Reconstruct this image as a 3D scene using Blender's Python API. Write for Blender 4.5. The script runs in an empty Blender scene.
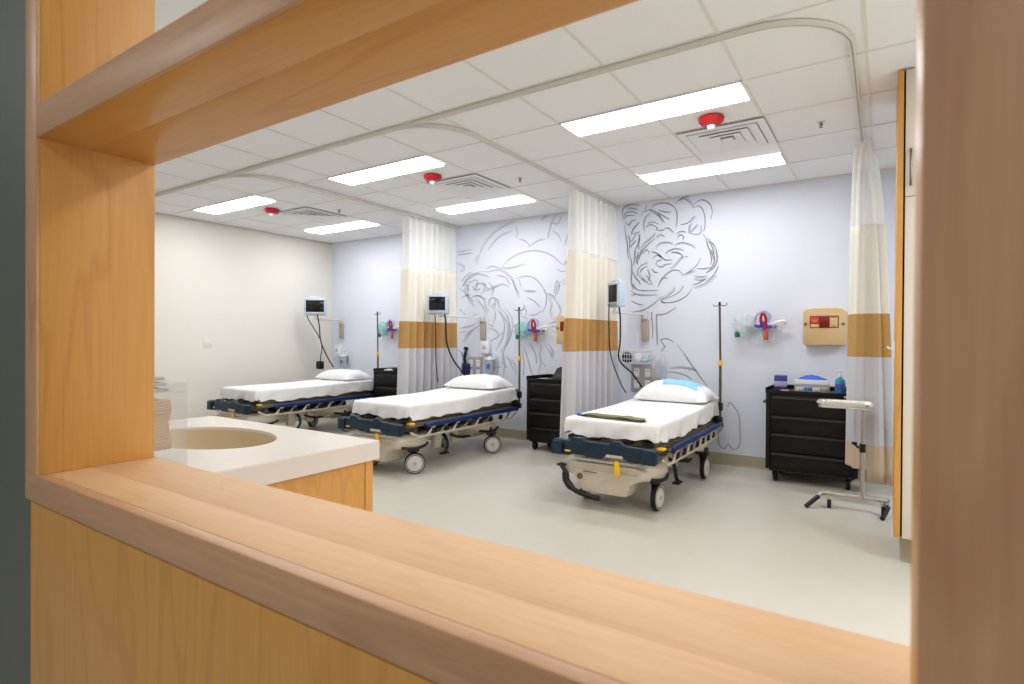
import bpy, bmesh, math, random
from mathutils import Vector, Matrix
random.seed(7)
S = bpy.context.scene
COL = S.collection
PI = math.pi

# ------------------------------------------------------------------ materials
MATS = {}
def lin(c):
    return tuple(((x/255.0)/12.92 if x/255.0 <= .04045 else ((x/255.0+.055)/1.055)**2.4) for x in c)
def mat(name, rgb, rough=.5, metal=0., spec=.5, emit=None, trans=0., noise=0., nscale=40., bump=0., coat=0., ior=1.45, srgb=True):
    if name in MATS: return MATS[name]
    m = bpy.data.materials.new(name); m.use_nodes = True
    nt = m.node_tree; b = nt.nodes['Principled BSDF']
    c = lin(rgb) if srgb else rgb
    b.inputs['Base Color'].default_value = (*c, 1)
    b.inputs['Roughness'].default_value = rough
    b.inputs['Metallic'].default_value = metal
    b.inputs['Specular IOR Level'].default_value = spec
    b.inputs['IOR'].default_value = ior
    b.inputs['Transmission Weight'].default_value = trans
    b.inputs['Coat Weight'].default_value = coat
    if emit:
        b.inputs['Emission Color'].default_value = (*emit[0], 1)
        b.inputs['Emission Strength'].default_value = emit[1]
    tc = nt.nodes.new('ShaderNodeTexCoord')
    n = nt.nodes.new('ShaderNodeTexNoise'); n.inputs['Scale'].default_value = nscale; n.inputs['Detail'].default_value = 4
    nt.links.new(tc.outputs['Object'], n.inputs['Vector'])
    if noise:
        r = nt.nodes.new('ShaderNodeMix'); r.data_type = 'RGBA'
        r.inputs['A'].default_value = (*[x*(1-noise) for x in c], 1); r.inputs['B'].default_value = (*[min(1, x*(1+noise)) for x in c], 1)
        nt.links.new(n.outputs['Fac'], r.inputs['Factor']); nt.links.new(r.outputs['Result'], b.inputs['Base Color'])
    if bump:
        bp = nt.nodes.new('ShaderNodeBump'); bp.inputs['Strength'].default_value = bump; bp.inputs['Distance'].default_value = .004
        nt.links.new(n.outputs['Fac'], bp.inputs['Height']); nt.links.new(bp.outputs['Normal'], b.inputs['Normal'])
    MATS[name] = m
    return m

def wood(name, light, dark, axis, rough=.38, ring=7., fine=.75, figure=.28):
    m = bpy.data.materials.new(name); m.use_nodes = True
    nt = m.node_tree; L = nt.links; b = nt.nodes['Principled BSDF']
    b.inputs['Roughness'].default_value = rough; b.inputs['Specular IOR Level'].default_value = .45
    tc = nt.nodes.new('ShaderNodeTexCoord')
    def nz(along, across, scale, detail, dist):
        mp = nt.nodes.new('ShaderNodeMapping'); s = [across]*3; s[axis] = along; mp.inputs['Scale'].default_value = s
        n = nt.nodes.new('ShaderNodeTexNoise'); n.inputs['Scale'].default_value = scale; n.inputs['Detail'].default_value = detail; n.inputs['Distortion'].default_value = dist
        L.new(tc.outputs['Object'], mp.inputs['Vector']); L.new(mp.outputs['Vector'], n.inputs['Vector']); return n
    n1 = nz(.35, 2.6, 2.2, 2, .3)          # broad figure -> contour lines
    n2 = nz(1.0, 26., 6., 5, .2)           # fine fibres
    n3 = nz(.5, 3., 1.3, 2, 0)             # board tone
    ml = nt.nodes.new('ShaderNodeMath'); ml.operation = 'MULTIPLY'; ml.inputs[1].default_value = ring*6.283; L.new(n1.outputs['Fac'], ml.inputs[0])
    sn = nt.nodes.new('ShaderNodeMath'); sn.operation = 'SINE'; L.new(ml.outputs[0], sn.inputs[0])
    rp = nt.nodes.new('ShaderNodeMapRange'); rp.inputs['From Min'].default_value = .7; rp.inputs['From Max'].default_value = 1.0
    rp.inputs['To Min'].default_value = 0; rp.inputs['To Max'].default_value = figure; L.new(sn.outputs[0], rp.inputs['Value'])
    a1 = nt.nodes.new('ShaderNodeMath'); a1.operation = 'MULTIPLY_ADD'; a1.inputs[1].default_value = .9*fine; a1.inputs[2].default_value = -.22*fine; L.new(n2.outputs['Fac'], a1.inputs[0])
    a2 = nt.nodes.new('ShaderNodeMath'); a2.operation = 'ADD'; L.new(a1.outputs[0], a2.inputs[0]); L.new(rp.outputs['Result'], a2.inputs[1])
    a3 = nt.nodes.new('ShaderNodeMath'); a3.operation = 'MULTIPLY_ADD'; a3.inputs[1].default_value = .35; a3.inputs[2].default_value = -.08; L.new(n3.outputs['Fac'], a3.inputs[0])
    a4 = nt.nodes.new('ShaderNodeMath'); a4.operation = 'ADD'; a4.use_clamp = True; L.new(a2.outputs[0], a4.inputs[0]); L.new(a3.outputs[0], a4.inputs[1])
    mx = nt.nodes.new('ShaderNodeMix'); mx.data_type = 'RGBA'
    mx.inputs['A'].default_value = (*lin(light), 1); mx.inputs['B'].default_value = (*lin(dark), 1)
    L.new(a4.outputs[0], mx.inputs['Factor']); L.new(mx.outputs['Result'], b.inputs['Base Color'])
    return m

VEN_L, VEN_D = (213, 158, 84), (188, 128, 56)
SOL_L, SOL_D = (204, 162, 124), (164, 116, 82)
wood_z = wood('maple_veneer_upright', VEN_L, VEN_D, 2)
wood_x = wood('maple_veneer_long', VEN_L, VEN_D, 0)
sill_x = wood('maple_solid_sill', (222, 182, 138), (206, 158, 110), 0, rough=.52, ring=11., fine=1.0, figure=.2)
edge_x = wood('maple_solid_edge_long', SOL_L, SOL_D, 0, ring=5.)
edge_z = wood('maple_solid_edge_upright', SOL_L, SOL_D, 2, ring=5.)

M_WALLB = mat('lavender_white_paint', (223, 227, 240), .6, noise=.01, nscale=300, bump=.05)
M_WALLC = mat('cream_paint', (234, 230, 221), .6, noise=.01, nscale=300, bump=.05)
M_DARK = mat('grey_green_paint', (92, 98, 90), .5, noise=.03, nscale=60)
M_CEIL = mat('ceiling_tile', (240, 240, 242), .85, noise=.05, nscale=260, bump=.3)
M_GRID = mat('ceiling_grid_white', (226, 222, 216), .5)
M_FLOOR = mat('beige_linoleum', (200, 195, 183), .32, spec=.4, noise=.035, nscale=9)
M_BASE = mat('taupe_vinyl_base', (164, 156, 132), .5)
M_SHEET = mat('white_cotton', (240, 239, 238), .85, spec=.15, noise=.015, nscale=120, bump=.06)
M_PILLOW = mat('white_pillow_cotton', (244, 244, 246), .85, spec=.15, noise=.01, nscale=120)
M_TEAL = mat('teal_plastic', (5, 38, 58), .45)
M_BLUE = mat('royal_blue_vinyl', (18, 42, 100), .45)
M_BEIGE = mat('beige_moulded_plastic', (200, 190, 172), .45, noise=.02, nscale=15)
M_BLACK = mat('black_plastic', (15, 15, 17), .45)
M_RUBBER = mat('black_rubber', (18, 18, 18), .7)
M_CART = mat('black_powder_coat', (13, 12, 14), .42, spec=.35, noise=.1, nscale=80)
M_YEL = mat('yellow_plastic', (246, 190, 24), .45)
M_CHROME = mat('brushed_steel', (198, 194, 188), .28, metal=1.)
M_DSTEEL = mat('dark_steel', (120, 110, 102), .35, metal=.9)
M_WHEEL = mat('pale_grey_wheel', (206, 202, 198), .5)
M_WHITE = mat('white_plastic', (236, 236, 238), .4)
M_GREY = mat('grey_plastic', (168, 168, 170), .5)
M_SCREEN = mat('black_glass_screen', (8, 8, 10), .12)
M_MONB = mat('blue_grey_casing', (186, 200, 220), .4)
M_TRACK = mat('dull_aluminium', (222, 219, 212), .5, metal=.05)
M_LINE = mat('charcoal_mural_paint', (132, 134, 146), .7)
M_LINE2 = mat('pale_grey_mural_paint', (172, 175, 190), .7)
M_RED = mat('red_plastic', (178, 14, 28), .35)
M_COUNT = mat('cream_solid_surface', (220, 210, 200), .35, noise=.02, nscale=400)
M_BASIN = mat('tan_basin', (206, 186, 150), .35)
M_SHARP = mat('tan_plastic', (212, 182, 134), .45)
M_CREAMLAM = mat('cream_laminate', (222, 212, 200), .4)
M_TOWEL = mat('brown_paper', (214, 184, 158), .85, noise=.03, nscale=60)
M_GREEN = mat('olive_cotton', (128, 132, 94), .9, noise=.5, nscale=60)
M_NAVY = mat('navy_plastic', (30, 40, 84), .5)
M_SKY = mat('light_blue_paper', (148, 208, 236), .8)
M_CUFFB = mat('mid_blue_plastic', (40, 110, 200), .4)
M_VENT = mat('grey_vent_metal', (232, 232, 234), .45)
M_VENTD = mat('vent_gap_shade', (160, 160, 164), .8)
def glassy(name, rgb, tr=.75, rough=.1):
    m = bpy.data.materials.new(name); m.use_nodes = True; nt = m.node_tree
    b = nt.nodes['Principled BSDF']; b.inputs['Base Color'].default_value = (*lin(rgb), 1); b.inputs['Roughness'].default_value = rough
    t = nt.nodes.new('ShaderNodeBsdfTransparent'); t.inputs['Color'].default_value = (.97, .97, .97, 1)
    x = nt.nodes.new('ShaderNodeMixShader'); x.inputs[0].default_value = tr
    nt.links.new(b.outputs[0], x.inputs[1]); nt.links.new(t.outputs[0], x.inputs[2])
    nt.links.new(x.outputs[0], nt.nodes['Material Output'].inputs['Surface'])
    return m
M_ACRYL = glassy('clear_acrylic', (240, 240, 240), .93, .05)
M_CLEAR = glassy('clear_plastic_film', (226, 234, 238), .6, .15)
M_TEALCLR = glassy('teal_tinted_plastic', (150, 216, 214), .5, .15)
M_NET = glassy('white_curtain_netting', (246, 246, 244), .35, .9)

def curtain_mat(hem=(228, 206, 182)):
    m = bpy.data.materials.new('banded_curtain_cloth'); m.use_nodes = True; nt = m.node_tree; L = nt.links
    b = nt.nodes['Principled BSDF']; b.inputs['Roughness'].default_value = .8; b.inputs['Specular IOR Level'].default_value = .15
    tc = nt.nodes.new('ShaderNodeTexCoord'); sp = nt.nodes.new('ShaderNodeSeparateXYZ'); L.new(tc.outputs['Object'], sp.inputs[0])
    mr = nt.nodes.new('ShaderNodeMath'); mr.operation = 'DIVIDE'; mr.inputs[1].default_value = 2.8; L.new(sp.outputs['Z'], mr.inputs[0])
    cr = nt.nodes.new('ShaderNodeValToRGB'); cr.color_ramp.interpolation = 'CONSTANT'
    els = [(0, hem), (.46, (222, 221, 226)), (1.135, (208, 164, 104)), (1.455, (250, 246, 236))]
    e = cr.color_ramp.elements
    e[0].position = 0; e[0].color = (*lin(els[0][1]), 1); e[1].position = els[1][0]/2.8; e[1].color = (*lin(els[1][1]), 1)
    for z, c in els[2:]:
        k = e.new(z/2.8); k.color = (*lin(c), 1)
    L.new(mr.outputs[0], cr.inputs[0]); L.new(cr.outputs[0], b.inputs['Base Color'])
    t = nt.nodes.new('ShaderNodeBsdfTranslucent'); L.new(cr.outputs[0], t.inputs['Color'])
    x = nt.nodes.new('ShaderNodeMixShader'); x.inputs[0].default_value = .22
    L.new(b.outputs[0], x.inputs[1]); L.new(t.outputs[0], x.inputs[2]); L.new(x.outputs[0], nt.nodes['Material Output'].inputs['Surface'])
    return m
M_CURT = curtain_mat(); M_CURTP = curtain_mat((224, 222, 224))
LAMP = 8.2
M_LAMP = mat('lit_diffuser', (255, 255, 255), .5, emit=((.965, .985, 1.), LAMP))

# ------------------------------------------------------------------ mesh builder
class MB:
    def __init__(s): s.bm = bmesh.new()
    def _add(s, tb, mx=None):
        if mx is not None: tb.transform(mx)
        me = bpy.data.meshes.new('t'); tb.to_mesh(me); s.bm.from_mesh(me); bpy.data.meshes.remove(me); tb.free(); return s
    def box(s, x0, x1, y0, y1, z0, z1, bev=0., rot=None, seg=2):
        tb = bmesh.new(); bmesh.ops.create_cube(tb, size=1)
        bmesh.ops.scale(tb, vec=(abs(x1-x0), abs(y1-y0), abs(z1-z0)), verts=tb.verts)
        if bev > 0: bmesh.ops.bevel(tb, geom=list(tb.edges), offset=bev, segments=seg, affect='EDGES', profile=.5)
        mx = Matrix.Translation(((x0+x1)/2, (y0+y1)/2, (z0+z1)/2))
        if rot: mx = mx @ rot
        return s._add(tb, mx)
    def cyl(s, p0, p1, r0, r1=None, seg=16, caps=True):
        r1 = r0 if r1 is None else r1
        p0, p1 = Vector(p0), Vector(p1); d = p1-p0
        tb = bmesh.new(); bmesh.ops.create_cone(tb, cap_ends=caps, segments=seg, radius1=r0, radius2=r1, depth=d.length)
        q = Vector((0, 0, 1)).rotation_difference(d.normalized())
        return s._add(tb, Matrix.Translation((p0+p1)/2) @ q.to_matrix().to_4x4())
    def tube(s, pts, r, seg=8, smooth=0, closed=False, flat=1.0):
        pts = [Vector(p) for p in pts]
        if smooth: pts = spline(pts, smooth, closed)
        n = len(pts); rings = []; up = Vector((0, 0, 1))
        rr = r if isinstance(r, (list, tuple)) else [r]*n
        if len(rr) != n: rr = [rr[min(len(rr)-1, int(i*len(rr)/n))] for i in range(n)]
        prev = None
        for i, p in enumerate(pts):
            a = pts[(i-1) % n] if (closed or i > 0) else p; c = pts[(i+1) % n] if (closed or i < n-1) else p
            t = (c-a).normalized()
            if prev is None:
                u = up if abs(t.dot(up)) < .9 else Vector((1, 0, 0))
                u = (u - t*u.dot(t)).normalized()
            else:
                u = (prev - t*prev.dot(t)); u = u.normalized() if u.length > 1e-6 else t.orthogonal().normalized()
            prev = u; v = t.cross(u)
            rings.append([s.bm.verts.new(p + (u*math.cos(k*2*PI/seg) + v*math.sin(k*2*PI/seg)*flat)*rr[i]) for k in range(seg)])
        m = n if closed else n-1
        for i in range(m):
            A, B = rings[i], rings[(i+1) % n]
            for k in range(seg):
                s.bm.faces.new((A[k], A[(k+1) % seg], B[(k+1) % seg], B[k]))
        if not closed:
            s.bm.faces.new(rings[0][::-1]); s.bm.faces.new(rings[-1])
        return s
    def prism(s, poly, axis, a, b, bev=0.):
        """poly: 2D outline; axis 0: (y,z) extruded in x, 1: (x,z) in y, 2: (x,y) in z"""
        tb = bmesh.new()
        def P(u, v, w): return ((w, u, v), (u, w, v), (u, v, w))[axis]
        A = [tb.verts.new(P(u, v, a)) for u, v in poly]; B = [tb.verts.new(P(u, v, b)) for u, v in poly]
        n = len(poly)
        tb.faces.new(A[::-1]); tb.faces.new(B)
        for i in range(n): tb.faces.new((A[i], A[(i+1) % n], B[(i+1) % n], B[i]))
        bmesh.ops.recalc_face_normals(tb, faces=tb.faces)
        if bev > 0:
            es = [e for e in tb.edges if any(len(f.verts) > 4 or f in () for f in e.link_faces)] or list(tb.edges)
            bmesh.ops.bevel(tb, geom=es, offset=bev, segments=2, affect='EDGES', profile=.5)
        return s._add(tb)
    def lathe(s, prof, c=(0, 0, 0), seg=24, axis='Z', mx=None):
        tb = bmesh.new(); rings = []
        for r, z in prof:
            rings.append([tb.verts.new((max(r, 1e-5)*math.cos(k*2*PI/seg), max(r, 1e-5)*math.sin(k*2*PI/seg), z)) for k in range(seg)])
        for A, B in zip(rings, rings[1:]):
            for k in range(seg): tb.faces.new((A[k], A[(k+1) % seg], B[(k+1) % seg], B[k]))
        tb.faces.new(rings[0][::-1]); tb.faces.new(rings[-1])
        bmesh.ops.remove_doubles(tb, verts=tb.verts, dist=1e-5)
        bmesh.ops.recalc_face_normals(tb, faces=tb.faces)
        m4 = Matrix.Translation(c)
        if axis == 'X': m4 = m4 @ Matrix.Rotation(PI/2, 4, 'Y')
        if axis == 'Y': m4 = m4 @ Matrix.Rotation(-PI/2, 4, 'X')
        if mx is not None: m4 = m4 @ mx
        return s._add(tb, m4)
    def grid(s, rows, closed=False, flip=False):
        V = [[s.bm.verts.new(p) for p in r] for r in rows]
        for i in range(len(V)-1):
            n = len(V[i]); m = n if closed else n-1
            for k in range(m):
                q = (V[i][k], V[i][(k+1) % n], V[i+1][(k+1) % n], V[i+1][k])
                s.bm.faces.new(q[::-1] if flip else q)
        return V
    def build(s, name, m, parent=None, smooth=35, recalc=True):
        if recalc: bmesh.ops.recalc_face_normals(s.bm, faces=s.bm.faces)
        me = bpy.data.meshes.new(name); s.bm.to_mesh(me); s.bm.free()
        if smooth:
            me.shade_smooth(); me.set_sharp_from_angle(angle=math.radians(smooth))
        me.materials.append(m)
        o = bpy.data.objects.new(name, me); COL.objects.link(o)
        if parent is not None: o.parent = parent
        return o

def spline(pts, k, closed=False):
    out = []; n = len(pts)
    rng = range(n if closed else n-1)
    for i in rng:
        p0 = pts[(i-1) % n] if (closed or i > 0) else pts[i]; p1 = pts[i]; p2 = pts[(i+1) % n]
        p3 = pts[(i+2) % n] if (closed or i < n-2) else pts[(i+1) % n]
        for j in range(k):
            t = j/k
            out.append(.5*((2*p1) + (p2-p0)*t + (2*p0-5*p1+4*p2-p3)*t*t + (3*p1-p0-3*p2+p3)*t**3))
    if not closed: out.append(pts[-1])
    return out

def tag(o, label, cat, group=None, kind=None):
    if label: o['label'] = label
    if cat: o['category'] = cat
    if group: o['group'] = group
    if kind: o['kind'] = kind
    return o
def thing(name, label, cat, loc=(0, 0, 0), rz=0., group=None):
    o = bpy.data.objects.new(name, None); COL.objects.link(o); o.location = loc; o.rotation_euler = (0, 0, rz)
    o.empty_display_size = .1
    return tag(o, label, cat, group)
def struct(o, label=None):
    o['kind'] = 'structure'
    if label: o['label'] = label
    return o
def copy_tree(o, parent=None):
    c = o.copy(); COL.objects.link(c)
    if parent is not None:
        c.parent = parent; c.matrix_parent_inverse = o.matrix_parent_inverse
    for ch in list(o.children): copy_tree(ch, c)
    return c
def lab(o, t): o['label'] = t; return o

# ------------------------------------------------------------------ room shell
XL, YB, ZC = -7.42, 5.955, 2.775
XR, YF = 3.5, -2.8
ceil_things = []
struct(MB().box(XL-.1, XR+.1, YF-.1, YB+.1, -.1, 0).build('floor', M_FLOOR, smooth=0), 'pale beige linoleum floor')
struct(MB().box(XL-.1, XR+.1, YF-.1, YB+.1, ZC, ZC+.1).build('ceiling', M_CEIL, smooth=0), 'white acoustic tile ceiling')
g = MB()
X0, Y0, P = -.09, 5.927, .61
i = -12
x = X0
while x > XL: g.box(x-.008, x+.008, YF, YB, ZC-.004, ZC+.002); x -= P
x = X0+P
while x < XR: g.box(x-.008, x+.008, YF, YB, ZC-.004, ZC+.002); x += P
y = Y0-P
while y > YF: g.box(XL, XR, y-.008, y+.008, ZC-.0035, ZC+.002); y -= P
g.box(XL, XR, YB-.022, YB, ZC-.004, ZC+.002); g.box(XL, XL+.022, YF, YB, ZC-.004, ZC+.002)
struct(g.build('trim_1', M_GRID, smooth=0), 'thin metal grid holding the ceiling tiles')
struct(MB().box(XL-.1, XR+.1, YB, YB+.1, 0, ZC).build('wall_back', M_WALLB, smooth=0), 'lavender white wall behind the beds')
struct(MB().box(XL-.1, XL, YF-.1, YB, 0, ZC).build('wall_left', M_WALLC, smooth=0), 'plain cream wall at the far left')
struct(MB().box(XR, XR+.1, YF-.1, YB, 0, ZC).build('wall_right', M_WALLC, smooth=0), 'cream wall')
struct(MB().box(XL, XR, YF-.1, YF, 0, ZC).build('wall_corridor', M_WALLC, smooth=0), 'cream corridor wall')
w = MB().box(XL, -1.432, .5, .59, 0, ZC); w.box(.08, XR, .5, .59, 0, ZC)
struct(w.build('wall_front', M_WALLC, smooth=0), 'cream wall around the wooden opening')
w = MB().box(XL, -1.428, .44, .499, 0, ZC); w.box(.08, XR, .44, .499, 0, ZC)
struct(w.build('wall_outer', M_DARK, smooth=0), 'dark grey green wall beside the wooden frame')
def cove(x0, x1, yb):
    return [(yb, 0), (yb-.035, 0), (yb-.014, .006), (yb-.006, .02), (yb-.006, .108), (yb-.004, .112), (yb, .112)]
struct(MB().prism(cove(0, 0, YB), 0, XL, XR).build('baseboard_back', M_BASE), 'taupe vinyl cove base')
struct(MB().prism([(XL, 0), (XL+.035, 0), (XL+.014, .006), (XL+.006, .02), (XL+.006, .108), (XL+.004, .112), (XL, .112)], 1, .6, YB-.04).build('baseboard_left', M_BASE), 'taupe vinyl cove base')

# ------------------------------------------------------------------ wooden opening in the foreground
fr = thing('station_frame', 'big maple frame with posts, sill and shelf around the opening in the foreground', 'frame', (0, 0, 0))
FY0, FY1 = .40, .613
def post(x0, x1, name, zsegs, FY1=FY1):
    m = MB()
    for z0, z1 in zsegs: m.box(x0, x1, FY0+.006, FY1, z0, z1, .0015)
    p = m.build(name, wood_z, fr)
    e = MB()
    for z0, z1 in zsegs: e.box(x0, x1, FY0, FY0+.006, z0, z1, .001)
    e.build('edge_band', edge_z, p); return p
post(-1.427, -1.369, 'left_post', [(.989, ZC-.005)])
post(.017, .079, 'right_post', [(0, ZC-.005)], .492)
sl = MB().box(-1.427, .0165, FY0+.02, .4925, .937, .989, .0005).box(-1.427, .079, .4925, FY1, .937, .989, .002).build('sill', sill_x, fr)
MB().box(-1.427, .017, FY0, FY0+.02, .937, .989, .002).build('edge_band', edge_x, sl)
sh = MB().box(-1.369, .0165, FY0+.006, .4925, 1.644, 1.706, .0005).box(-1.369, .079, .4925, FY1, 1.644, 1.706, .0015).build('upper_shelf', wood_x, fr)
MB().box(-1.369, .017, FY0, FY0+.006, 1.644, 1.706, .001).build('edge_band', edge_x, sh)
MB().box(-1.423, .0165, FY0+.008, FY0+.032, 0, .937, .001).build('lower_panel', wood_z, fr)

# ------------------------------------------------------------------ sink counter
ct = thing('sink_countertop', 'cream solid-surface countertop with an oval sink just inside the opening', 'countertop', (-2.255, 1.08, .787))
def counter():
    cx, cy, a, b = -.005, .13, .33, .21      # local sink centre (world -2.26, 1.21)
    x0, x1, y0, y1, z1 = -.60, .605, -.475, .475, .073
    N = 64
    tb = MB()
    def outer(t):
        c, s_ = math.cos(t), math.sin(t)
        # ray from the sink centre to the rectangle
        k = min(((x1-cx)/c if c > 1e-9 else (x0-cx)/c if c < -1e-9 else 1e9), ((y1-cy)/s_ if s_ > 1e-9 else (y0-cy)/s_ if s_ < -1e-9 else 1e9))
        return cx+c*k, cy+s_*k
    ts = sorted([i*2*PI/N for i in range(N)] + [math.atan2(yy-cy, xx-cx) % (2*PI) for xx in (x0, x1) for yy in (y0, y1)])
    O = [outer(t) for t in ts]; I = [(cx+a*math.cos(t), cy+b*math.sin(t)) for t in ts]
    rows = [[(x, y, 0) for x, y in I], [(x, y, 0) for x, y in O], [(x, y, z1-.004) for x, y in O],
            [(x+(-.004 if x > x1-.001 else .004 if x < x0+.001 else 0), y+(-.004 if y > y1-.001 else .004 if y < y0+.001 else 0), z1) for x, y in O],
            [(cx+(x-cx)*1.012, cy+(y-cy)*1.012, z1) for x, y in I], [(x, y, z1-.006) for x, y in I], [(x, y, 0) for x, y in I]]
    tb.grid(rows, closed=True)
    bmesh.ops.remove_doubles(tb.bm, verts=tb.bm.verts, dist=1e-5)
    tb.build('slab', M_COUNT, ct, smooth=30)
    bs = MB(); rows = []
    for f, z in [(1.0, z1-.012), (.97, .03), (.9, -.03), (.72, -.075), (.4, -.092), (.08, -.096)]:
        rows.append([(cx+a*f*math.cos(t), cy+b*f*math.sin(t), z) for t in ts])
    for f, z in [(.08, -.11), (.45, -.104), (.78, -.086), (.95, -.035), (1.03, .0)]:
        rows.append([(cx+a*f*math.cos(t), cy+b*f*math.sin(t), z) for t in ts])
    V = bs.grid(rows, closed=True)
    bs.build('basin', M_BASIN, ct, smooth=60)
    d = MB().lathe([(.0, 0), (.022, 0), (.024, .003), (.0, .004)], (cx, cy, -.097)).build('drain', M_CHROME, ct)
    MB().cyl((cx+.28, cy-.06, .03), (cx+.30, cy-.066, .034), .011, .011, 12).build('overflow_hole', M_BLACK, ct)
counter()
cb = thing('sink_base_cabinet', 'maple base cabinet under the sink countertop', 'cabinet', (-2.255, 1.08, 0))
c = MB().box(-.575, .59, -.475, .45, .09, .671); c.box(-.575, -.545, -.475, .45, .671, .786); c.box(.56, .59, -.475, .45, .671, .786); c.box(-.545, .56, .42, .45, .671, .786)
c.build('carcass', wood_z, cb)
MB().box(.5905, .594, .415, .452, .09, .786, .001).build('edge_band', wood_z, cb)
MB().box(-.54, .54, -.47, .38, 0, .09).build('toe_kick', M_BLACK, cb)

ad = thing('towel_dispenser', 'clear acrylic dispenser with folded brown paper towels at the end of the sink counter', 'dispenser', (-1.93, .83, .8605), 0)
a = MB()
a.box(-.13, .13, -.07, -.066, 0, .26, .001); a.box(-.13, .13, .066, .07, 0, .26, .001)
a.box(-.13, -.126, -.07, .07, 0, .26, .001); a.box(.126, .13, -.07, .07, 0, .26, .001); a.box(-.13, .13, -.07, .07, .0, .004)
a.build('clear_box', M_ACRYL, ad)
p = MB()
zz = .055
for k in range(27):
    dx = .105+.010*math.sin(k*.35) + random.uniform(-.002, .002)
    p.box(-.12, dx-.003, -.06, .035, zz, zz+.0052, .0015, seg=1); zz += .0056
tw = p.build('paper_towel_stack', M_TOWEL, ad)
MB().box(-.126, .126, -.066, .066, zz+.022, zz+.025).build('divider', M_ACRYL, ad)
zz += .022
q = MB()
for k in range(3): q.box(-.12, .10-.012*k, -.058, .03, zz+.004+.017*k, zz+.014+.017*k, .003)
q.build('leaflet_stack', M_GREY, ad)

# ------------------------------------------------------------------ tall cabinet at the right
tc = thing('tall_cabinet', 'tall built-in cabinet with cream front and maple side behind the front post', 'cabinet', (.5, 4.85, 0))
MB().box(-.450, -.421, -1.04, -.50, .16, ZC-.006, .002).build('side_panel', wood_z, tc)
MB().box(-.421, .6, -1.0, -.50, .16, ZC-.006).build('carcass', M_BLACK, tc)
for z0, z1, nm in ((.16, 2.06, 'door'), (2.064, ZC-.008, 'door')):
    d = MB().box(-.412, .12, -1.035, -1.002, z0, z1, .002).build(nm, M_CREAMLAM, tc)
    d2 = MB().box(.124, .6, -1.035, -1.002, z0, z1, .002).build(nm, M_CREAMLAM, tc)
    if z0 > 1:
        h = MB().tube([(-.388, -1.035, 2.125), (-.388, -1.06, 2.13), (-.388, -1.065, 2.22), (-.388, -1.06, 2.31), (-.388, -1.035, 2.315)], .006, smooth=3)
        h.build('handle', M_DSTEEL, d)
MB().box(-.415, .6, -.94, -.50, 0, .16).build('toe_kick', M_BASE, tc)
hk = thing('wall_hook', 'small white hook on the maple side of the tall cabinet', 'hook', (.0495, 3.84, 1.17))
MB().box(-.006, 0, -.014, .014, 0, .085, .002).build('plate', M_WHITE, hk)
MB().tube([(-.006, 0, .05), (-.03, 0, .048), (-.036, 0, .06)], .005, smooth=4).build('peg', M_WHITE, hk)

# ------------------------------------------------------------------ ceiling fittings
YL1, YL2 = 3.622, 5.147
lname = {0: 'left bay', 1: 'middle bay', 2: 'right bay'}
BAYX = [(-5.635, 0), (-3.195, 1), (-.705, 2)]      # right ends of the lamps
lamp0 = None
for xr, b in BAYX:
    for yl, row in ((YL1, 'front'), (YL2, 'rear')):
        lb = 'long lit ceiling light of the %s, %s' % (lname[b], 'on the aisle side of its red alarm' if row == 'front' else 'beyond its vent')
        if lamp0 is None:
            lamp0 = thing('ceiling_light', lb, 'ceiling light', group='recessed ceiling lights')
            m = MB()
            m.box(-.605, .605, -.152, -.140, -.008, .0); m.box(-.605, .605, .140, .152, -.008, .0)
            m.box(-.605, -.593, -.152, .152, -.008, .0); m.box(.593, .605, -.152, .152, -.008, .0)
            m.build('frame', M_WHITE, lamp0)
            m = MB(); rows = []
            for k in range(9):
                t = -1+2*k/8; yy = t*.14; z = -.005-.003*(1-t*t)
                rows.append([(-.593, yy, z), (.593, yy, z)])
            rows += [[(-.593, .14, -.001), (.593, .14, -.001)], [(-.593, -.14, -.001), (.593, -.14, -.001)], rows[0]]
            m.grid(rows); m.build('diffuser', M_LAMP, lamp0, smooth=50)
            o = lamp0
        else:
            o = copy_tree(lamp0); o['label'] = lb
        o.location = (xr-.605, yl, ZC-.004)

# square vents
v0 = thing('air_vent', '', 'vent', group='square ceiling vents')
m = MB().box(-.30, .30, -.30, .30, -.002, 0)
m.build('backing', M_VENTD, v0)  # flat grey plate: shade of the louver gaps put into its colour
m = MB()
def ring(m, o, i, z0, z1):
    A = [(-o, -o, z0), (o, -o, z0), (o, o, z0), (-o, o, z0)]; B = [(-i, -i, z1), (i, -i, z1), (i, i, z1), (-i, i, z1)]
    rows = [A, B, [(x, y, z+.003) for x, y, z in B], [(x, y, z+.003) for x, y, z in A], A]
    m.grid(rows, closed=True)
ring(m, .298, .245, -.012, -.012); m.build('frame', M_VENT, v0, smooth=0)
for o_, i_ in ((.238, .170), (.170, .106), (.106, .05)):
    m = MB(); ring(m, o_, i_, -.016, -.006); m.build('louver', M_VENT, v0, smooth=0)
m = MB().box(-.04, .04, -.04, .04, -.016, -.012, .002); m.build('louver', M_VENT, v0)
for k, (vx, b) in enumerate(((-5.885, 0), (-3.445, 1), (-1.005, 2))):
    o = v0 if k == 0 else copy_tree(v0)
    o.location = (vx+.015, 4.404, ZC-.004); o['label'] = 'square louvred ceiling vent beside the red alarm of the %s' % lname[b]
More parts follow.
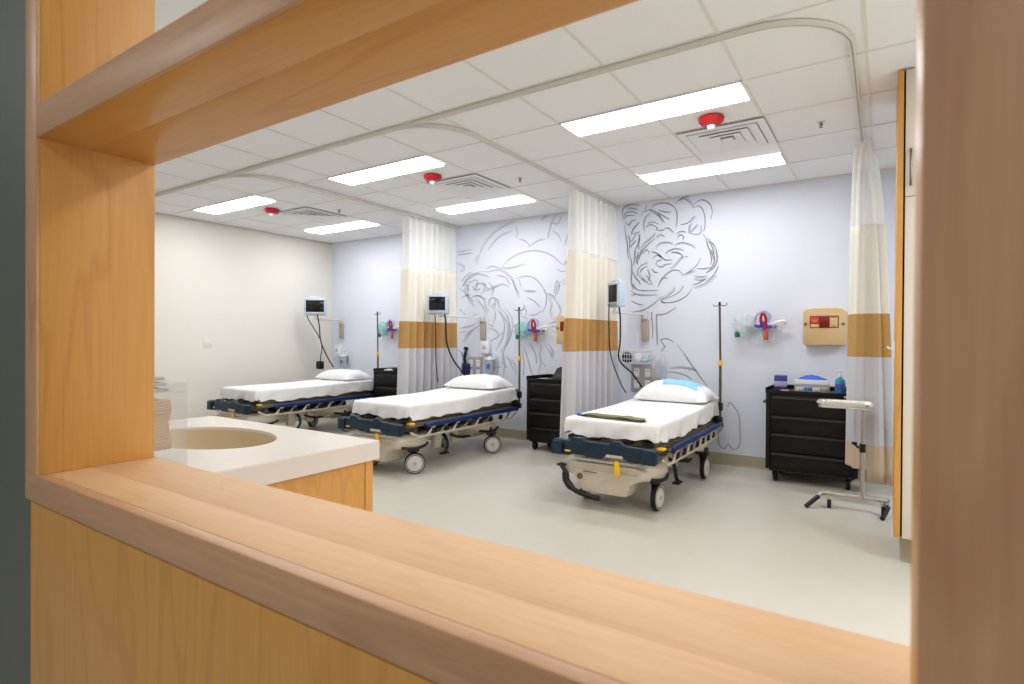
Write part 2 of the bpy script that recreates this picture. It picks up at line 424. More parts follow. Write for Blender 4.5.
# red alarms
s0 = thing('fire_alarm', '', 'alarm', group='red ceiling alarms')
MB().lathe([(.0, 0), (.078, 0), (.085, -.008), (.08, -.03), (.062, -.05), (.03, -.056), (0, -.057)][::-1], seg=28).build('housing', M_RED, s0)
MB().lathe([(0, -.082), (.018, -.08), (.026, -.07), (.028, -.054), (0, -.054)], seg=16).build('strobe_lens', M_WHITE, s0)
for k, (ax, ay) in enumerate(((-6.03, 3.975), (-3.51, 3.955), (-.995, 3.94))):
    o = s0 if k == 0 else copy_tree(s0)
    o.location = (ax, ay, ZC-.004); o['label'] = 'red round fire alarm on the ceiling of the %s' % lname[k]
p0 = thing('sprinkler_head', '', 'sprinkler', group='ceiling sprinklers')
MB().lathe([(0, -.006), (.03, -.005), (.034, 0), (0, 0)], seg=20).build('escutcheon', M_CHROME, p0)
m = MB().cyl((0, 0, -.006), (0, 0, -.03), .008); m.tube([(-.012, 0, -.012), (-.014, 0, -.03), (0, 0, -.045)], .003); m.tube([(.012, 0, -.012), (.014, 0, -.03), (0, 0, -.045)], .003)
m.cyl((0, 0, -.045), (0, 0, -.048), .016); m.build('deflector', M_DSTEEL, p0)
for k, (ax, ay) in enumerate(((-5.38, 4.42), (-2.876, 4.467), (-.38, 4.439))):
    o = p0 if k == 0 else copy_tree(p0)
    o.location = (ax, ay, ZC-.002); o.scale = (.75, .75, .75); o['label'] = 'small dark sprinkler head in the ceiling of the %s' % lname[k]

# curtain tracks
def track(name, label, pts, loc):
    t = thing(name, label, 'curtain track', loc, group='ceiling curtain tracks')
    pv = [Vector(p)-Vector(loc) for p in pts]
    m = MB()
    n = len(pv); hw = .011
    L_, R_ = [], []
    for i_, p in enumerate(pv):
        a_ = pv[max(0, i_-1)]; b_ = pv[min(n-1, i_+1)]; d = (b_-a_).normalized(); nn = Vector((-d.y, d.x, 0))
        L_.append(p+nn*hw); R_.append(p-nn*hw)
    zt, zb = 0., -.026
    rows = []
    for l, r_ in zip(L_, R_):
        mid = (l+r_)/2; li = mid+(l-mid)*.35; ri = mid+(r_-mid)*.35
        rows.append([(l.x, l.y, zt), (l.x, l.y, zb), (li.x, li.y, zb), (li.x, li.y, zb+.012), (ri.x, ri.y, zb+.012), (ri.x, ri.y, zb), (r_.x, r_.y, zb), (r_.x, r_.y, zt)])
    m.grid(rows, closed=True)
    m.build('rail', M_TRACK, t, smooth=25)
    return t
TX = [-4.80, -2.535, -.15]; TY = 2.90; TR = .42
zc = ZC-.0045
def corner(x0, xe):
    pts = [(x0, TY, zc), (x0+.3, TY, zc)]
    xs = xe-TR
    pts.append((xs-.2, TY, zc))
    for k in range(17):
        t = PI/2*k/16
        pts.append((xs+TR*math.sin(t), TY+TR-TR*math.cos(t), zc))
    pts += [(xe, 4.2, zc), (xe, YB-.002, zc)]
    return pts
track('curtain_track', 'metal curtain track turning a corner above the left bay', corner(XL+.01, TX[0]), (TX[0], TY, zc))
track('curtain_track', 'metal curtain track turning a corner above the middle bay', corner(TX[0]-TR+.18, TX[1]), (TX[1], TY+.0, zc))
track('curtain_track', 'metal curtain track turning a corner above the right bay', corner(TX[1]-TR+.18, TX[2]), (TX[2], TY, zc))

# curtains
def curtain(label, loc, top, bot, hem, ztop=2.722, znet=2.14, amp=(.03, .055), waves=16, N=220, fast=False):
    """top / bot: plan polylines (local) the folds follow"""
    t = thing('privacy_curtain', label, 'curtain', loc, group='banded privacy curtains')
    def resample(pl):
        pv = spline([Vector((*q, 0)) for q in pl], 12); L_ = [0]
        for a_, b_ in zip(pv, pv[1:]): L_.append(L_[-1]+(b_-a_).length)
        out = []; j = 0
        for i_ in range(N+1):
            s_ = L_[-1]*i_/N
            while j < len(L_)-2 and L_[j+1] < s_: j += 1
            f = (s_-L_[j])/max(1e-9, L_[j+1]-L_[j]); p = pv[j].lerp(pv[j+1], min(1, max(0, f)))
            d = (pv[j+1]-pv[j]).normalized(); out.append((p, Vector((-d.y, d.x, 0))))
        return out
    T, B = resample(top), resample(bot)
    rnd = [random.uniform(-1, 1) for _ in range(60)]
    def pt(i_, z):
        f = (ztop-z)/(ztop-.2); f = max(0, min(1, f)); f = f**.4 if fast else f; u = i_/N
        p = T[i_][0].lerp(B[i_][0], f); nn = T[i_][1].lerp(B[i_][1], f)
        ph = u*waves*2*PI + .7*math.sin(u*9.1+2*f) + .4*math.sin(u*23)
        k = int(u*waves) % 60
        a_ = (amp[0]*(1-f)+amp[1]*f)*(1+.35*rnd[k])
        q = p+nn*a_*math.sin(ph)
        return (q.x, q.y, z)
    def sheet(z0, z1, nz, wav=0.):
        rows = []
        for j in range(nz+1):
            z = z0+(z1-z0)*j/nz
            rows.append([pt(i_, z + (hem(i_/N) if (j == 0 and callable(hem) and z0 < 1) else 0)) for i_ in range(N+1)])
        return rows
    m = MB(); m.grid(sheet(.22, znet, 26)); f = m.build('fabric_panel', M_CURT if fast else M_CURTP, t, smooth=80, recalc=False)
    sol = f.modifiers.new('s', 'SOLIDIFY'); sol.thickness = .002
    m = MB(); m.grid(sheet(znet, ztop, 8)); f2 = m.build('mesh_panel', M_NET, t, smooth=80, recalc=False)
    lab(f2, 'see-through white netting')
    for k in range(waves):
        i_ = min(N, int((k+.5)*N/waves)); x_, y_, z_ = pt(i_, ztop); p = T[i_][0]
        h = MB().tube([(x_, y_, ztop-.012), (p.x, p.y, ztop+.010), (p.x, p.y, ztop+.0215)], .0025, seg=6); h.build('hook', M_WHITE, t)
    return t
curtain('banded curtain between the left bay and the middle bay', (TX[0], 0, 0),
        [(0, 4.90), (0, 5.3), (0, 5.88)], [(-.02, 4.86), (-.03, 5.3), (.02, 5.86)], lambda u: 0, waves=8)
curtain('banded curtain between the middle bay and the right bay', (TX[1], 0, 0),
        [(-.01, 4.88), (0, 5.4), (.02, 5.89)], [(-.07, 4.88), (-.03, 5.3), (.035, 5.86)], lambda u: 0, waves=8)
curtain('banded curtain hanging beside the tall cabinet, with a beige hem', (TX[2], 0, 0),
        [(-.02, 4.95), (-.03, 4.88), (.0, 4.85), (.03, 4.88), (.03, 4.97), (.01, 5.15), (0, 5.35)], [(-.08, 5.32), (-.09, 5.14), (.0, 5.06), (.09, 5.055), (.19, 5.06), (.20, 5.3), (.16, 5.55)],
        lambda u: -.03 if u > .35 else .06, amp=(.02, .022), waves=7, fast=True)

# ------------------------------------------------------------------ murals (line drawings painted on the wall)
F_, TH, PT, RO, HC = 563.25, .5846, -.0056, .0057, 1.26
fwv = Vector((-math.sin(TH)*math.cos(PT), math.cos(TH)*math.cos(PT), math.sin(PT)))
r0 = Vector((math.cos(TH), math.sin(TH), 0)); u0 = r0.cross(fwv)
RV = r0*math.cos(RO)+u0*math.sin(RO); UV = u0*math.cos(RO)-r0*math.sin(RO)
def wallpt(px, py):
    d = fwv+RV*((px-512)/F_)+UV*((342-py)/F_); t = YB/d.y
    return Vector((d.x*t, 0, HC+d.z*t))
def mural(name, label, strokes, m_, width, loc):
    m = MB()
    rd = random.Random(4)
    for st in list(strokes) + [([(x+rd.uniform(.3, 1.5)*(1 if q % 2 else -1), y+rd.uniform(-.9, 1.2)) for q, (x, y) in enumerate(t, 1)] if len(t) < 3 else [(x+dx_, y+dy_) for x, y in t[(len(t) > 4):]], .5) for t in strokes for dx_, dy_ in [(rd.uniform(-1.3, 1.3), rd.uniform(-1.3, 1.3))]]:
        st, thin = (st, 1.) if not isinstance(st, tuple) else (st[0], st[1])
        pv = spline([wallpt(*p)-Vector((loc[0], 0, loc[2])) for p in st], 6) if len(st) > 2 else [wallpt(*p)-Vector((loc[0], 0, loc[2])) for p in st]
        pv = [p for p in pv if p.z+loc[2] < ZC-.01]
        if len(pv) < 2: continue
        n = len(pv); rows = []
        for i_, p in enumerate(pv):
            d = (pv[min(n-1, i_+1)]-pv[max(0, i_-1)]).normalized(); nn = Vector((-d.z, 0, d.x))
            h = thin*width*.5*(.45+.75*math.sin(PI*(i_+.3)/(n-.4)))
            a_, b_ = p+nn*h, p-nn*h
            rows.append([(a_.x, 0, a_.z), (a_.x, -.0012, a_.z), (b_.x, -.0012, b_.z), (b_.x, 0, b_.z)])
        m.grid(rows)
    o = m.build(name, m_, None, smooth=0); o.location = loc
    return tag(o, label, 'mural', 'line drawings on the wall')
def Z(ox, oy, sc, *strokes):
    return [[(ox+x/sc, oy+y/sc) for x, y in st] for st in strokes]
A = lambda *s: Z(615, 190, 9.309, *s)
B_ = lambda *s: Z(615, 250, 9.309, *s)
C_ = lambda *s: Z(630, 300, 6.842, *s)
D_ = lambda *s: Z(440, 200, 6.843, *s)
E_ = lambda *s: Z(440, 280, 6.843, *s)
rose = A([(75, 270), (70, 210), (90, 165), (150, 140), (230, 145)], [(80, 250), (110, 215), (170, 205), (210, 225)], [(80, 275), (120, 240), (190, 235)],
 [(300, 110), (310, 180)], [(330, 190), (350, 150), (400, 130), (480, 125), (540, 150), (575, 200), (580, 280), (570, 350)],
 [(235, 250), (270, 200), (330, 185), (390, 210), (430, 260), (450, 300)], [(270, 380), (265, 310), (285, 250), (330, 215)], [(400, 190), (450, 205), (520, 210)], [(390, 205), (450, 240), (510, 275)], [(330, 190), (420, 250), (460, 300)],
 [(560, 130), (600, 90), (650, 85), (700, 120), (730, 160)], [(600, 100), (640, 65), (690, 60)], [(730, 140), (770, 105), (820, 95), (880, 130), (905, 200), (890, 280)],
 [(720, 170), (770, 150), (810, 175), (835, 240), (838, 330), (825, 390)], [(690, 300), (720, 265), (740, 240)], [(610, 325), (660, 315), (700, 290), (720, 260)],
 [(690, 405), (690, 350), (710, 310)], [(690, 400), (730, 360), (770, 320)], [(700, 405), (760, 415), (800, 395), (800, 330)],
 [(90, 330), (100, 420), (115, 500), (120, 600), (135, 650)], [(100, 300), (130, 330), (160, 290), (200, 280)], [(150, 420), (170, 360), (220, 310)], [(160, 410), (230, 390)], [(170, 370), (230, 300)],
 [(120, 420), (140, 470), (130, 560)], [(220, 400), (230, 470), (190, 560), (180, 650)], [(230, 420), (215, 500), (220, 560)], [(240, 560), (280, 500), (350, 440), (380, 400)], [(220, 640), (250, 570), (300, 510), (370, 450)],
 [(290, 350), (330, 325), (380, 340), (400, 380)], [(310, 310), (360, 300), (410, 320)], [(470, 350), (510, 360), (550, 400)], [(380, 440), (420, 415), (460, 430)], [(380, 530), (420, 495), (490, 485), (540, 500)],
 [(380, 370), (430, 380), (470, 365)], [(570, 410), (610, 385), (660, 390)], [(560, 520), (580, 500), (640, 490), (710, 510), (750, 540)], [(470, 590), (510, 560), (570, 545), (640, 560)], [(520, 585), (570, 585), (620, 605)],
 [(580, 450), (610, 420), (640, 440), (630, 470)], [(820, 410), (850, 460), (870, 530), (900, 580), (920, 640)], [(870, 490), (910, 500), (940, 550), (950, 640)], [(340, 580), (390, 590), (430, 630)], [(350, 640), (390, 610), (440, 640)], [(250, 600), (300, 560), (320, 600)],
 [(860, 450), (900, 520), (925, 600)], [(110, 180), (160, 175), (220, 185)], [(280, 180), (300, 140)], [(150, 480), (180, 440), (200, 400)], [(140, 540), (170, 500), (200, 470)])
rose += B_([(130, 0), (150, 90), (155, 200), (150, 300), (170, 370)], [(180, 10), (180, 90), (165, 150)], [(215, 20), (205, 100), (215, 140)], [(250, 0), (225, 60), (210, 130)],
 [(210, 240), (215, 190), (250, 140), (310, 115)], [(225, 220), (250, 180), (300, 150)], [(380, 120), (400, 150), (440, 160), (470, 140), (530, 130)], [(340, 20), (390, 30), (430, 60), (470, 95), (530, 95)],
 [(380, 130), (400, 100), (440, 90)], [(530, 20), (590, 25), (630, 60), (600, 100), (560, 150), (520, 180)], [(620, 70), (680, 60)], [(400, 350), (420, 290), (470, 230), (530, 190), (590, 190), (630, 230)],
 [(400, 345), (440, 270), (490, 265)], [(620, 240), (660, 220), (720, 180), (770, 130), (800, 70)], [(640, 230), (690, 210), (750, 190)], [(880, 0), (900, 80), (890, 140)], [(900, 0), (925, 80), (900, 160), (850, 210)], [(940, 0), (950, 80), (920, 160), (850, 215)],
 [(760, 170), (820, 175), (890, 160)], [(740, 240), (800, 250), (860, 240)], [(735, 270), (790, 285), (850, 270)], [(730, 350), (800, 330), (870, 290), (940, 230)], [(720, 330), (780, 310), (850, 270)], [(960, 150), (920, 230), (850, 290)],
 [(155, 300), (180, 350), (230, 375), (310, 378), (400, 375)], [(150, 380), (190, 410), (260, 423), (400, 420)], [(150, 420), (200, 415)], [(215, 230), (260, 280), (300, 310)], [(200, 260), (240, 320)], [(300, 180), (320, 240), (310, 290)], [(340, 180), (370, 210), (400, 210)], [(250, 260), (290, 300), (330, 320)], [(280, 230), (320, 270), (350, 330)],
 [(560, 350), (540, 390), (490, 430), (420, 470)], [(640, 330), (600, 390), (530, 430), (450, 460)], [(720, 350), (680, 410), (620, 455), (540, 485), (450, 490), (420, 475)], [(430, 430), (400, 470), (340, 520), (270, 560), (170, 580)], [(150, 470), (200, 500), (260, 510)],
 [(340, 580), (342, 650)], [(380, 600), (430, 605), (500, 580), (570, 530)], [(385, 600), (388, 650)], [(160, 200), (190, 260), (230, 300)], [(165, 320), (200, 360)], [(450, 440), (440, 480), (480, 490)])
rose += C_([(147, 95), (155, 180), (157, 260)], [(182, 100), (185, 200), (190, 310)], [(212, 270), (225, 300), (240, 320), (215, 355)], [(210, 275), (250, 265), (300, 290)], [(320, 305), (370, 365), (420, 440), (470, 510), (530, 590)],
 [(270, 470), (330, 465), (400, 470), (455, 485)], [(260, 490), (330, 500), (390, 520), (425, 545)], [(455, 485), (400, 470)])
lm = (-1.95, YB-.0005, 1.95)
mural('rose_mural', 'dark line drawing of a rose on the wall above the right bed', rose, M_LINE, .0075, lm)
big = D_([(255, 440), (280, 350), (330, 270), (400, 205), (480, 160), (520, 150)], [(330, 345), (370, 290), (420, 245), (500, 210)], [(240, 420), (260, 380)], [(520, 180), (530, 230), (520, 260)], [(540, 268), (580, 280), (605, 300), (610, 318)], [(610, 318), (650, 290), (690, 270), (720, 268)],
 [(690, 140), (720, 110), (740, 100)], [(735, 270), (750, 200), (770, 140), (800, 95)], [(770, 160), (810, 160), (830, 110)], [(880, 85), (890, 160), (870, 250), (850, 310)], [(885, 90), (910, 130), (925, 170)], [(770, 210), (810, 240), (830, 280)],
 [(420, 465), (460, 420), (530, 375), (620, 350), (700, 355), (770, 385), (820, 430), (845, 445)], [(420, 470), (500, 465), (580, 440)], [(845, 445), (870, 400), (885, 355)], [(855, 450), (880, 370)], [(800, 470), (830, 490), (860, 485)],
 [(115, 355), (160, 350), (215, 340)], [(125, 380), (180, 370), (225, 365)], [(100, 430), (150, 450), (165, 480), (130, 495)], [(150, 560), (180, 520), (220, 490)], [(320, 470), (360, 455), (420, 470)], [(150, 600), (170, 560), (210, 515), (270, 495)], [(270, 490), (340, 490), (400, 480), (460, 510), (500, 560), (520, 620), (540, 670)], [(160, 590), (200, 540), (260, 510), (340, 530)],
 [(190, 620), (200, 570), (250, 545)], [(180, 580), (170, 630)], [(260, 545), (250, 600), (230, 625)], [(240, 590), (270, 570), (300, 580)], [(200, 600), (190, 650), (210, 680)], [(230, 660), (270, 655), (310, 680)], [(290, 560), (310, 600), (290, 640)], [(330, 560), (360, 600), (350, 650)], [(360, 620), (380, 590), (430, 575), (470, 590)],
 [(510, 540), (550, 530), (610, 522), (660, 545), (700, 590), (725, 640)], [(540, 540), (555, 590)], [(570, 620), (620, 630), (650, 620)], [(725, 640), (770, 655), (790, 680)], [(790, 660), (800, 600), (820, 570)], [(800, 650), (820, 590), (800, 560), (780, 640)], [(830, 560), (870, 580), (920, 585)], [(840, 545), (880, 570)],
 [(500, 550), (515, 600), (545, 640)], [(395, 520), (450, 530), (480, 580)])
big += E_([(130, 60), (170, 90), (200, 140), (240, 190)], [(150, 130), (170, 110), (210, 100)], [(180, 90), (210, 120), (230, 150)], [(230, 110), (270, 110), (310, 140)], [(250, 130), (290, 180), (320, 240)], [(300, 120), (310, 180), (330, 220)], [(340, 180), (340, 140), (370, 120), (390, 160)], [(350, 190), (380, 160), (370, 210)], [(380, 210), (380, 260), (360, 300)], [(360, 120), (395, 140), (400, 190)],
 [(310, 80), (350, 60), (400, 40)], [(220, 40), (250, 70), (280, 60)], [(160, 30), (190, 40), (180, 80)], [(300, 20), (330, 60)], [(400, 180), (450, 230), (470, 290), (470, 350), (450, 430), (410, 500)], [(390, 200), (430, 260), (440, 330), (420, 410), (380, 480)], [(410, 220), (460, 300), (460, 380)], [(440, 190), (490, 250), (500, 320), (480, 400), (440, 480), (430, 570)], [(470, 280), (480, 360), (450, 450)],
 [(600, 120), (640, 140), (690, 185)], [(600, 70), (660, 80)], [(715, 60), (730, 110), (725, 170), (700, 220)], [(735, 100), (760, 160), (755, 220), (770, 270)], [(740, 95), (790, 140), (820, 190), (815, 240), (770, 275)], [(570, 170), (590, 220), (580, 250)], [(610, 240), (650, 240), (690, 215)], [(560, 250), (600, 260)], [(550, 210), (560, 240)],
 [(745, 300), (790, 290), (830, 295)], [(750, 320), (800, 315), (830, 300)], [(740, 330), (790, 360), (830, 410), (850, 470), (855, 560)], [(690, 440), (680, 520), (690, 560), (670, 640)], [(610, 430), (650, 500), (660, 570)], [(560, 440), (600, 540), (620, 620), (640, 670)], [(720, 440), (750, 490), (770, 520)], [(745, 440), (770, 480), (760, 530)],
 [(560, 480), (575, 570), (570, 660)], [(430, 500), (440, 580), (430, 670)], [(400, 520), (400, 610), (380, 670)], [(450, 520), (480, 560), (500, 620)], [(490, 540), (520, 590), (520, 650)], [(300, 440), (380, 400), (430, 360)], [(150, 430), (200, 360), (270, 310)], [(170, 420), (230, 340)], [(140, 330), (190, 320), (250, 300)], [(140, 360), (180, 350)], [(330, 330), (380, 350), (400, 380)], [(345, 500), (380, 560)], [(380, 600), (420, 590)],
 [(420, 560), (460, 600)], [(700, 560), (720, 590)], [(780, 480), (770, 540)], [(330, 300), (370, 320)], [(130, 480), (160, 520)], [(130, 200), (180, 240)], [(150, 250), (200, 260), (260, 230)])
mural('flower_mural', 'pale line drawing of huge flower petals on the wall above the middle bed', big, M_LINE2, .009, (-3.6, YB-.0005, 1.8))

exec_later = []
# ------------------------------------------------------------------ stretchers
def rrect(w, l, r, n=8):
    """closed plan outline of a rounded rectangle centred in x, y from 0 to l, with many points"""
    pts = []
    cs = [(w/2-r, r, -PI/2), (w/2-r, l-r, 0), (-w/2+r, l-r, PI/2), (-w/2+r, r, PI)]
    for k, (cx, cy, a0) in enumerate(cs):
        for j in range(n+1):
            t = a0+PI/2*j/n; pts.append((cx+r*math.cos(t), cy+r*math.sin(t)))
        nx, ny, na = cs[(k+1) % 4]
        a1 = (cx+r*math.cos(a0+PI/2), cy+r*math.sin(a0+PI/2)); b1 = (nx+r*math.cos(na), ny+r*math.sin(na))
        m_ = 14 if k % 2 else 36
        if k == 0: m_ = 40
        if k == 1: m_ = 16
        if k == 2: m_ = 40
        if k == 3: m_ = 20
        for j in range(1, m_): pts.append((a1[0]+(b1[0]-a1[0])*j/m_, a1[1]+(b1[1]-a1[1])*j/m_))
    return pts
def smooth01(t): t = max(0, min(1, t)); return t*t*(3-2*t)
def mattress_mesh(seed, raise_=.03, W=.77, Lm=1.82):
    rd = random.Random(seed); ph = [rd.uniform(0, 6.28) for _ in range(8)]
    out = rrect(W, Lm, .05); n = len(out); ztop = .648
    def wob(i_, d):    # outward fold amplitude at outline point i, depth d (0 top .. 1 hem)
        s_ = i_/n*2*PI
        x_, y_ = out[i_]
        f = .5*math.sin(23*s_+ph[0]+2.2*d)+.35*math.sin(41*s_+ph[1]-1.6*d)+.3*math.sin(11*s_+ph[2]+3*d)
        return (.013*f+.004*math.sin(70*s_+ph[5]+5*d))*d**.8
    def hem(i_):
        s_ = i_/n*2*PI; x_, y_ = out[i_]
        h = (.522 if y_ < .05 else .505)+.006*math.sin(17*s_+ph[3])+.008*math.sin(9*s_+ph[4])+.006*math.sin(31*s_+ph[5])
        if y_ < .25 and abs(x_) > .3: h += .008
        return h
    rows = []
    cx, cy = 0, Lm/2
    def ins(i_, k):   # inset towards the centre line by k metres
        x_, y_ = out[i_]; nx, ny = x_/(W/2), (y_-cy)/(Lm/2)
        return x_-k*max(-1, min(1, nx)), y_-k*max(-1, min(1, ny))
    def R(y_): return raise_*smooth01((y_-.8)/.8)
    rows.append([(lambda p: (p[0], p[1], hem(i_)+.02+R(p[1])))(ins(i_, .03)) for i_ in range(n)])
    for d in (1, .8, .6, .4, .2, .08):
        r_ = []
        for i_ in range(n):
            x_, y_ = out[i_]; a_ = math.hypot(x_, y_-cy) or 1
            k = -wob(i_, d) - .006*d
            px, py = ins(i_, k); h = hem(i_); z = ztop-.022-(ztop-.022-h)*d
            r_.append((px, py, z+R(y_)))
        rows.append(r_)
    for k, z in ((.002, ztop-.010), (.008, ztop-.003), (.018, ztop)):
        rows.append([(lambda p: (p[0], p[1], z+R(p[1])))(ins(i_, k)) for i_ in range(n)])
    for f in (.8, .55, .3, .1):
        rows.append([((out[i_][0]*(1-.018/(W/2)))*f, cy+((out[i_][1]-cy)*(1-.018/(Lm/2)))*f,
                      ztop + .004*math.sin(7*out[i_][0]*f+ph[6])*math.sin(5*out[i_][1]*f+ph[7])*(1-f*.5) + R(cy+(out[i_][1]-cy)*f)) for i_ in range(n)])
    m = MB(); V = m.grid(rows, closed=True)
    m.bm.faces.new(V[-1])
    m.bm.faces.new(V[0])
    return m

def wheel_parts(root, x, y, rz, rr=.098):
    c_ = thing('caster', None, None, (x, y, 0), rz); c_.parent = root
    w_ = MB().lathe([(.06, -.02), (rr-.008, -.02), (rr, -.012), (rr, .012), (rr-.008, .02), (.06, .02)], (0, .03, rr), 32, 'X').build('tyre', M_RUBBER, c_, smooth=30)
    MB().lathe([(0, -.024), (.02, -.025), (.03, -.021), (.07, -.022), (.076, -.017), (.082, -.0215), (.086, -.0215), (.086, .0215), (.082, .0215), (.076, .017), (.07, .022), (.03, .021), (.02, .025), (0, .024)], (0, .03, rr), 32, 'X').build('wheel_disc', M_WHEEL, c_, smooth=30)
    MB().lathe([(0, -.029), (.016, -.029), (.019, -.024), (.019, .024), (.016, .029), (0, .029)], (0, .03, rr), 20, 'X').build('hub_cap', M_GREY, c_, smooth=30)
    m = MB(); s_ = -1 if x > 0 else 1
    m.prism([(-.02, .235), (.05, .235), (.055, .2), (.045, rr-.015), (.03, rr-.02), (.012, rr-.01), (-.01, .2)], 0, s_*.03-.004, s_*.03+.004)
    m.box(-.034, .034, -.04, .07, .206, .24, .01); m.cyl((0, 0, .23), (0, 0, .29), .02)
    m.build('fork', M_BLACK, c_)
    return c_

def stretcher(label, mattress_seed, raise_, casters, group='hospital stretchers'):
    b = thing('hospital_stretcher', label, 'hospital bed', group=group)
    # mattress with sheet
    mattress_mesh(mattress_seed, raise_).build('sheeted_mattress', M_SHEET, b, smooth=60)
    # deck
    m = MB().box(-.345, .345, .04, 1.78, .478, .515, .008)
    for s_ in (-1, 1):
        m.box(s_*.335-.02, s_*.335+.02, .03, 1.80, .43, .475, .006)
    for y_ in (.12, .62, 1.2, 1.72): m.box(-.33, .33, y_-.02, y_+.02, .43, .475, .004)
    m.build('deck_frame', mat('dark_taupe_steel', (112, 103, 90), .5), b)
    # folded slings and straps under the sheet
    m = MB()
    for x_, y_ in ((-.30, .0), (-.12, -.01), (.14, -.005), (.30, .0)):
        MB().box(x_-.045, x_+.045, y_, y_+.05, .492, .516, .008).build('deck_clamp', M_BLACK, b)
    # foot bumper
    o = [(-.40, .385), (-.41, .40), (-.41, .485), (-.395, .497), (-.26, .497), (-.235, .522), (-.16, .522), (-.14, .50), (.06, .50), (.08, .522), (.14, .522), (.165, .497), (.395, .490), (.41, .478), (.41, .402), (.40, .385), (.20, .385), (.18, .402), (.02, .402), (0., .385), (-.12, .385), (-.14, .395), (-.24, .395), (-.26, .385)]
    bp = MB().prism(o, 1, -.135, -.080, .006).build('foot_bumper', M_TEAL, b)
    lab(bp, 'dark teal bumper across the foot end')
    m = MB().prism([(.03, .405), (.17, .405), (.16, .425), (.04, .425)], 1, -.1375, -.134); m.build('slot_plate', M_BEIGE, bp)
    m = MB().box(-.30, -.25, -.139, -.134, .412, .426, .003); m.build('label_plate', M_YEL, bp)
    for x_ in (-.36, .36): MB().prism([(x_-.045, .385), (x_-.045, .49), (x_+.045, .486), (x_+.045, .385)], 1, -.152, -.133, .006).build('end_pad', M_TEAL, bp)
    for x_ in (-.28, .28): MB().cyl((x_, -.085, .45), (x_, .06, .455), .018, seg=12).build('bumper_arm', M_DSTEEL, b)
    m = MB().tube([(-.20, -.10, .40), (-.20, -.12, .372), (.18, -.12, .372), (.18, -.10, .40)], .007, smooth=4); m.build('foot_bar', M_CHROME, b)
    # yellow release lever and tag
    m = MB().prism([(.105, .385), (.135, .385), (.142, .33), (.145, .295), (.135, .272), (.115, .272), (.103, .295), (.102, .33)], 1, -.142, -.125, .004)
    m.build('release_lever', M_YEL, b)
    MB().box(.365, .425, .0, .05, .468, .486, .006).build('latch', M_YEL, b)
    # side rails (folded down)
    for s_ in (-1, 1):
        x_ = s_*.425
        r_ = MB().tube([(x_, .20, .438), (x_, .26, .450), (x_, .8, .450), (x_, 1.70, .450), (x_, 1.76, .44)], .023, seg=10, flat=.75).build('side_rail', M_BLUE, b)
        m = MB().tube([(x_-s_*.01, .0, .40), (x_-s_*.005, .10, .352), (x_-s_*.005, .9, .348), (x_-s_*.005, 1.62, .352), (x_-s_*.01, 1.74, .40)], .011, seg=8)
        m.build('lower_rail', M_BEIGE, r_)
        for k in range(8):
            y_ = .22+k*.185
            MB().tube([(x_, y_+.10, .438), (x_-s_*.004, y_+.05, .40), (x_-s_*.006, y_, .352)], .013, seg=8, flat=.6).build('strut', M_CHROME if k % 2 else M_BEIGE, r_)
        for k in range(7): MB().box(x_-.014, x_+.014, .27+k*.185, .33+k*.185, .365, .415, .008).build('rail_pivot', M_BLACK, r_)
        m = MB().tube([(s_*.345, .25, .445), (s_*.40, .25, .42)], .012); m.tube([(s_*.345, 1.5, .445), (s_*.40, 1.5, .42)], .012); m.build('rail_bracket', M_DSTEEL, r_)
        # head-end handle block
        m = MB().box(s_*.36-.035, s_*.36+.035, 1.76, 1.84, .44, .54, .012); m.tube([(s_*.36, 1.80, .53), (s_*.37, 1.86, .60), (s_*.33, 1.90, .645), (s_*.22, 1.90, .655)], .014, smooth=4)
        m.build('push_handle', M_BLACK, b)
    # base shroud: one moulded shell with shoulders that run over the wheels
    def sec(w, zs, wb, zb, zt):
        h = [(w*.80, zt), (w*.95, zt-.010), (w, zt-.030), (w, zs+.012), (w-.012, zs), (w*.5+wb*.5+.03, zs-.006), (wb+.03, zs-.03), (wb+.008, zs*.6+zb*.4), (wb-.006, zb+.02), (wb-.035, zb)]
        return h+[(-x_, z_) for x_, z_ in h[::-1]]
    ST = [(-.085, .26, .275, .17, .175, .315), (-.10, .295, .262, .19, .145, .332), (-.098, .30, .258, .195, .125, .338), (-.05, .345, .25, .20, .113, .345), (.10, .385, .245, .20, .112, .350), (.24, .375, .25, .205, .118, .350), (.32, .33, .262, .20, .15, .348), (.40, .25, .27, .18, .22, .345), (.50, .225, .275, .17, .255, .342), (.95, .22, .275, .17, .255, .340), (1.05, .25, .272, .18, .23, .340), (1.14, .35, .262, .20, .18, .342), (1.26, .385, .25, .20, .16, .345), (1.40, .375, .258, .20, .165, .335), (1.46, .31, .27, .19, .19, .322), (1.475, .27, .28, .18, .22, .312)]
    m = MB(); V = m.grid([[(x_, y_, z_) for x_, z_ in sec(*q)] for y_, *q in ST], closed=True)
    m.bm.faces.new(V[0]); m.bm.faces.new(V[-1])
    b_ = m.build('base_shroud', M_BEIGE, b, smooth=50)
    MB().prism([(-.16, .27), (-.05, .268), (-.05, .274), (-.16, .278)], 1, -.104, -.098).build('shroud_slot', M_DSTEEL, b_)
    MB().lathe([(0, 0), (.022, .002), (.024, .008), (.0, .009)], (-.19, -.105, .23), 16, 'Y').build('shroud_badge', M_DSTEEL, b_)
    for s_ in (-1, 1):
        for wy in (.11, 1.29):
            MB().tube([(s_*.345, wy-.16, .262), (s_*.385, wy-.06, .247), (s_*.39, wy+.06, .245), (s_*.345, wy+.19, .262)], .014, smooth=5, seg=6).build('mudguard_lip', M_BLACK, b_)
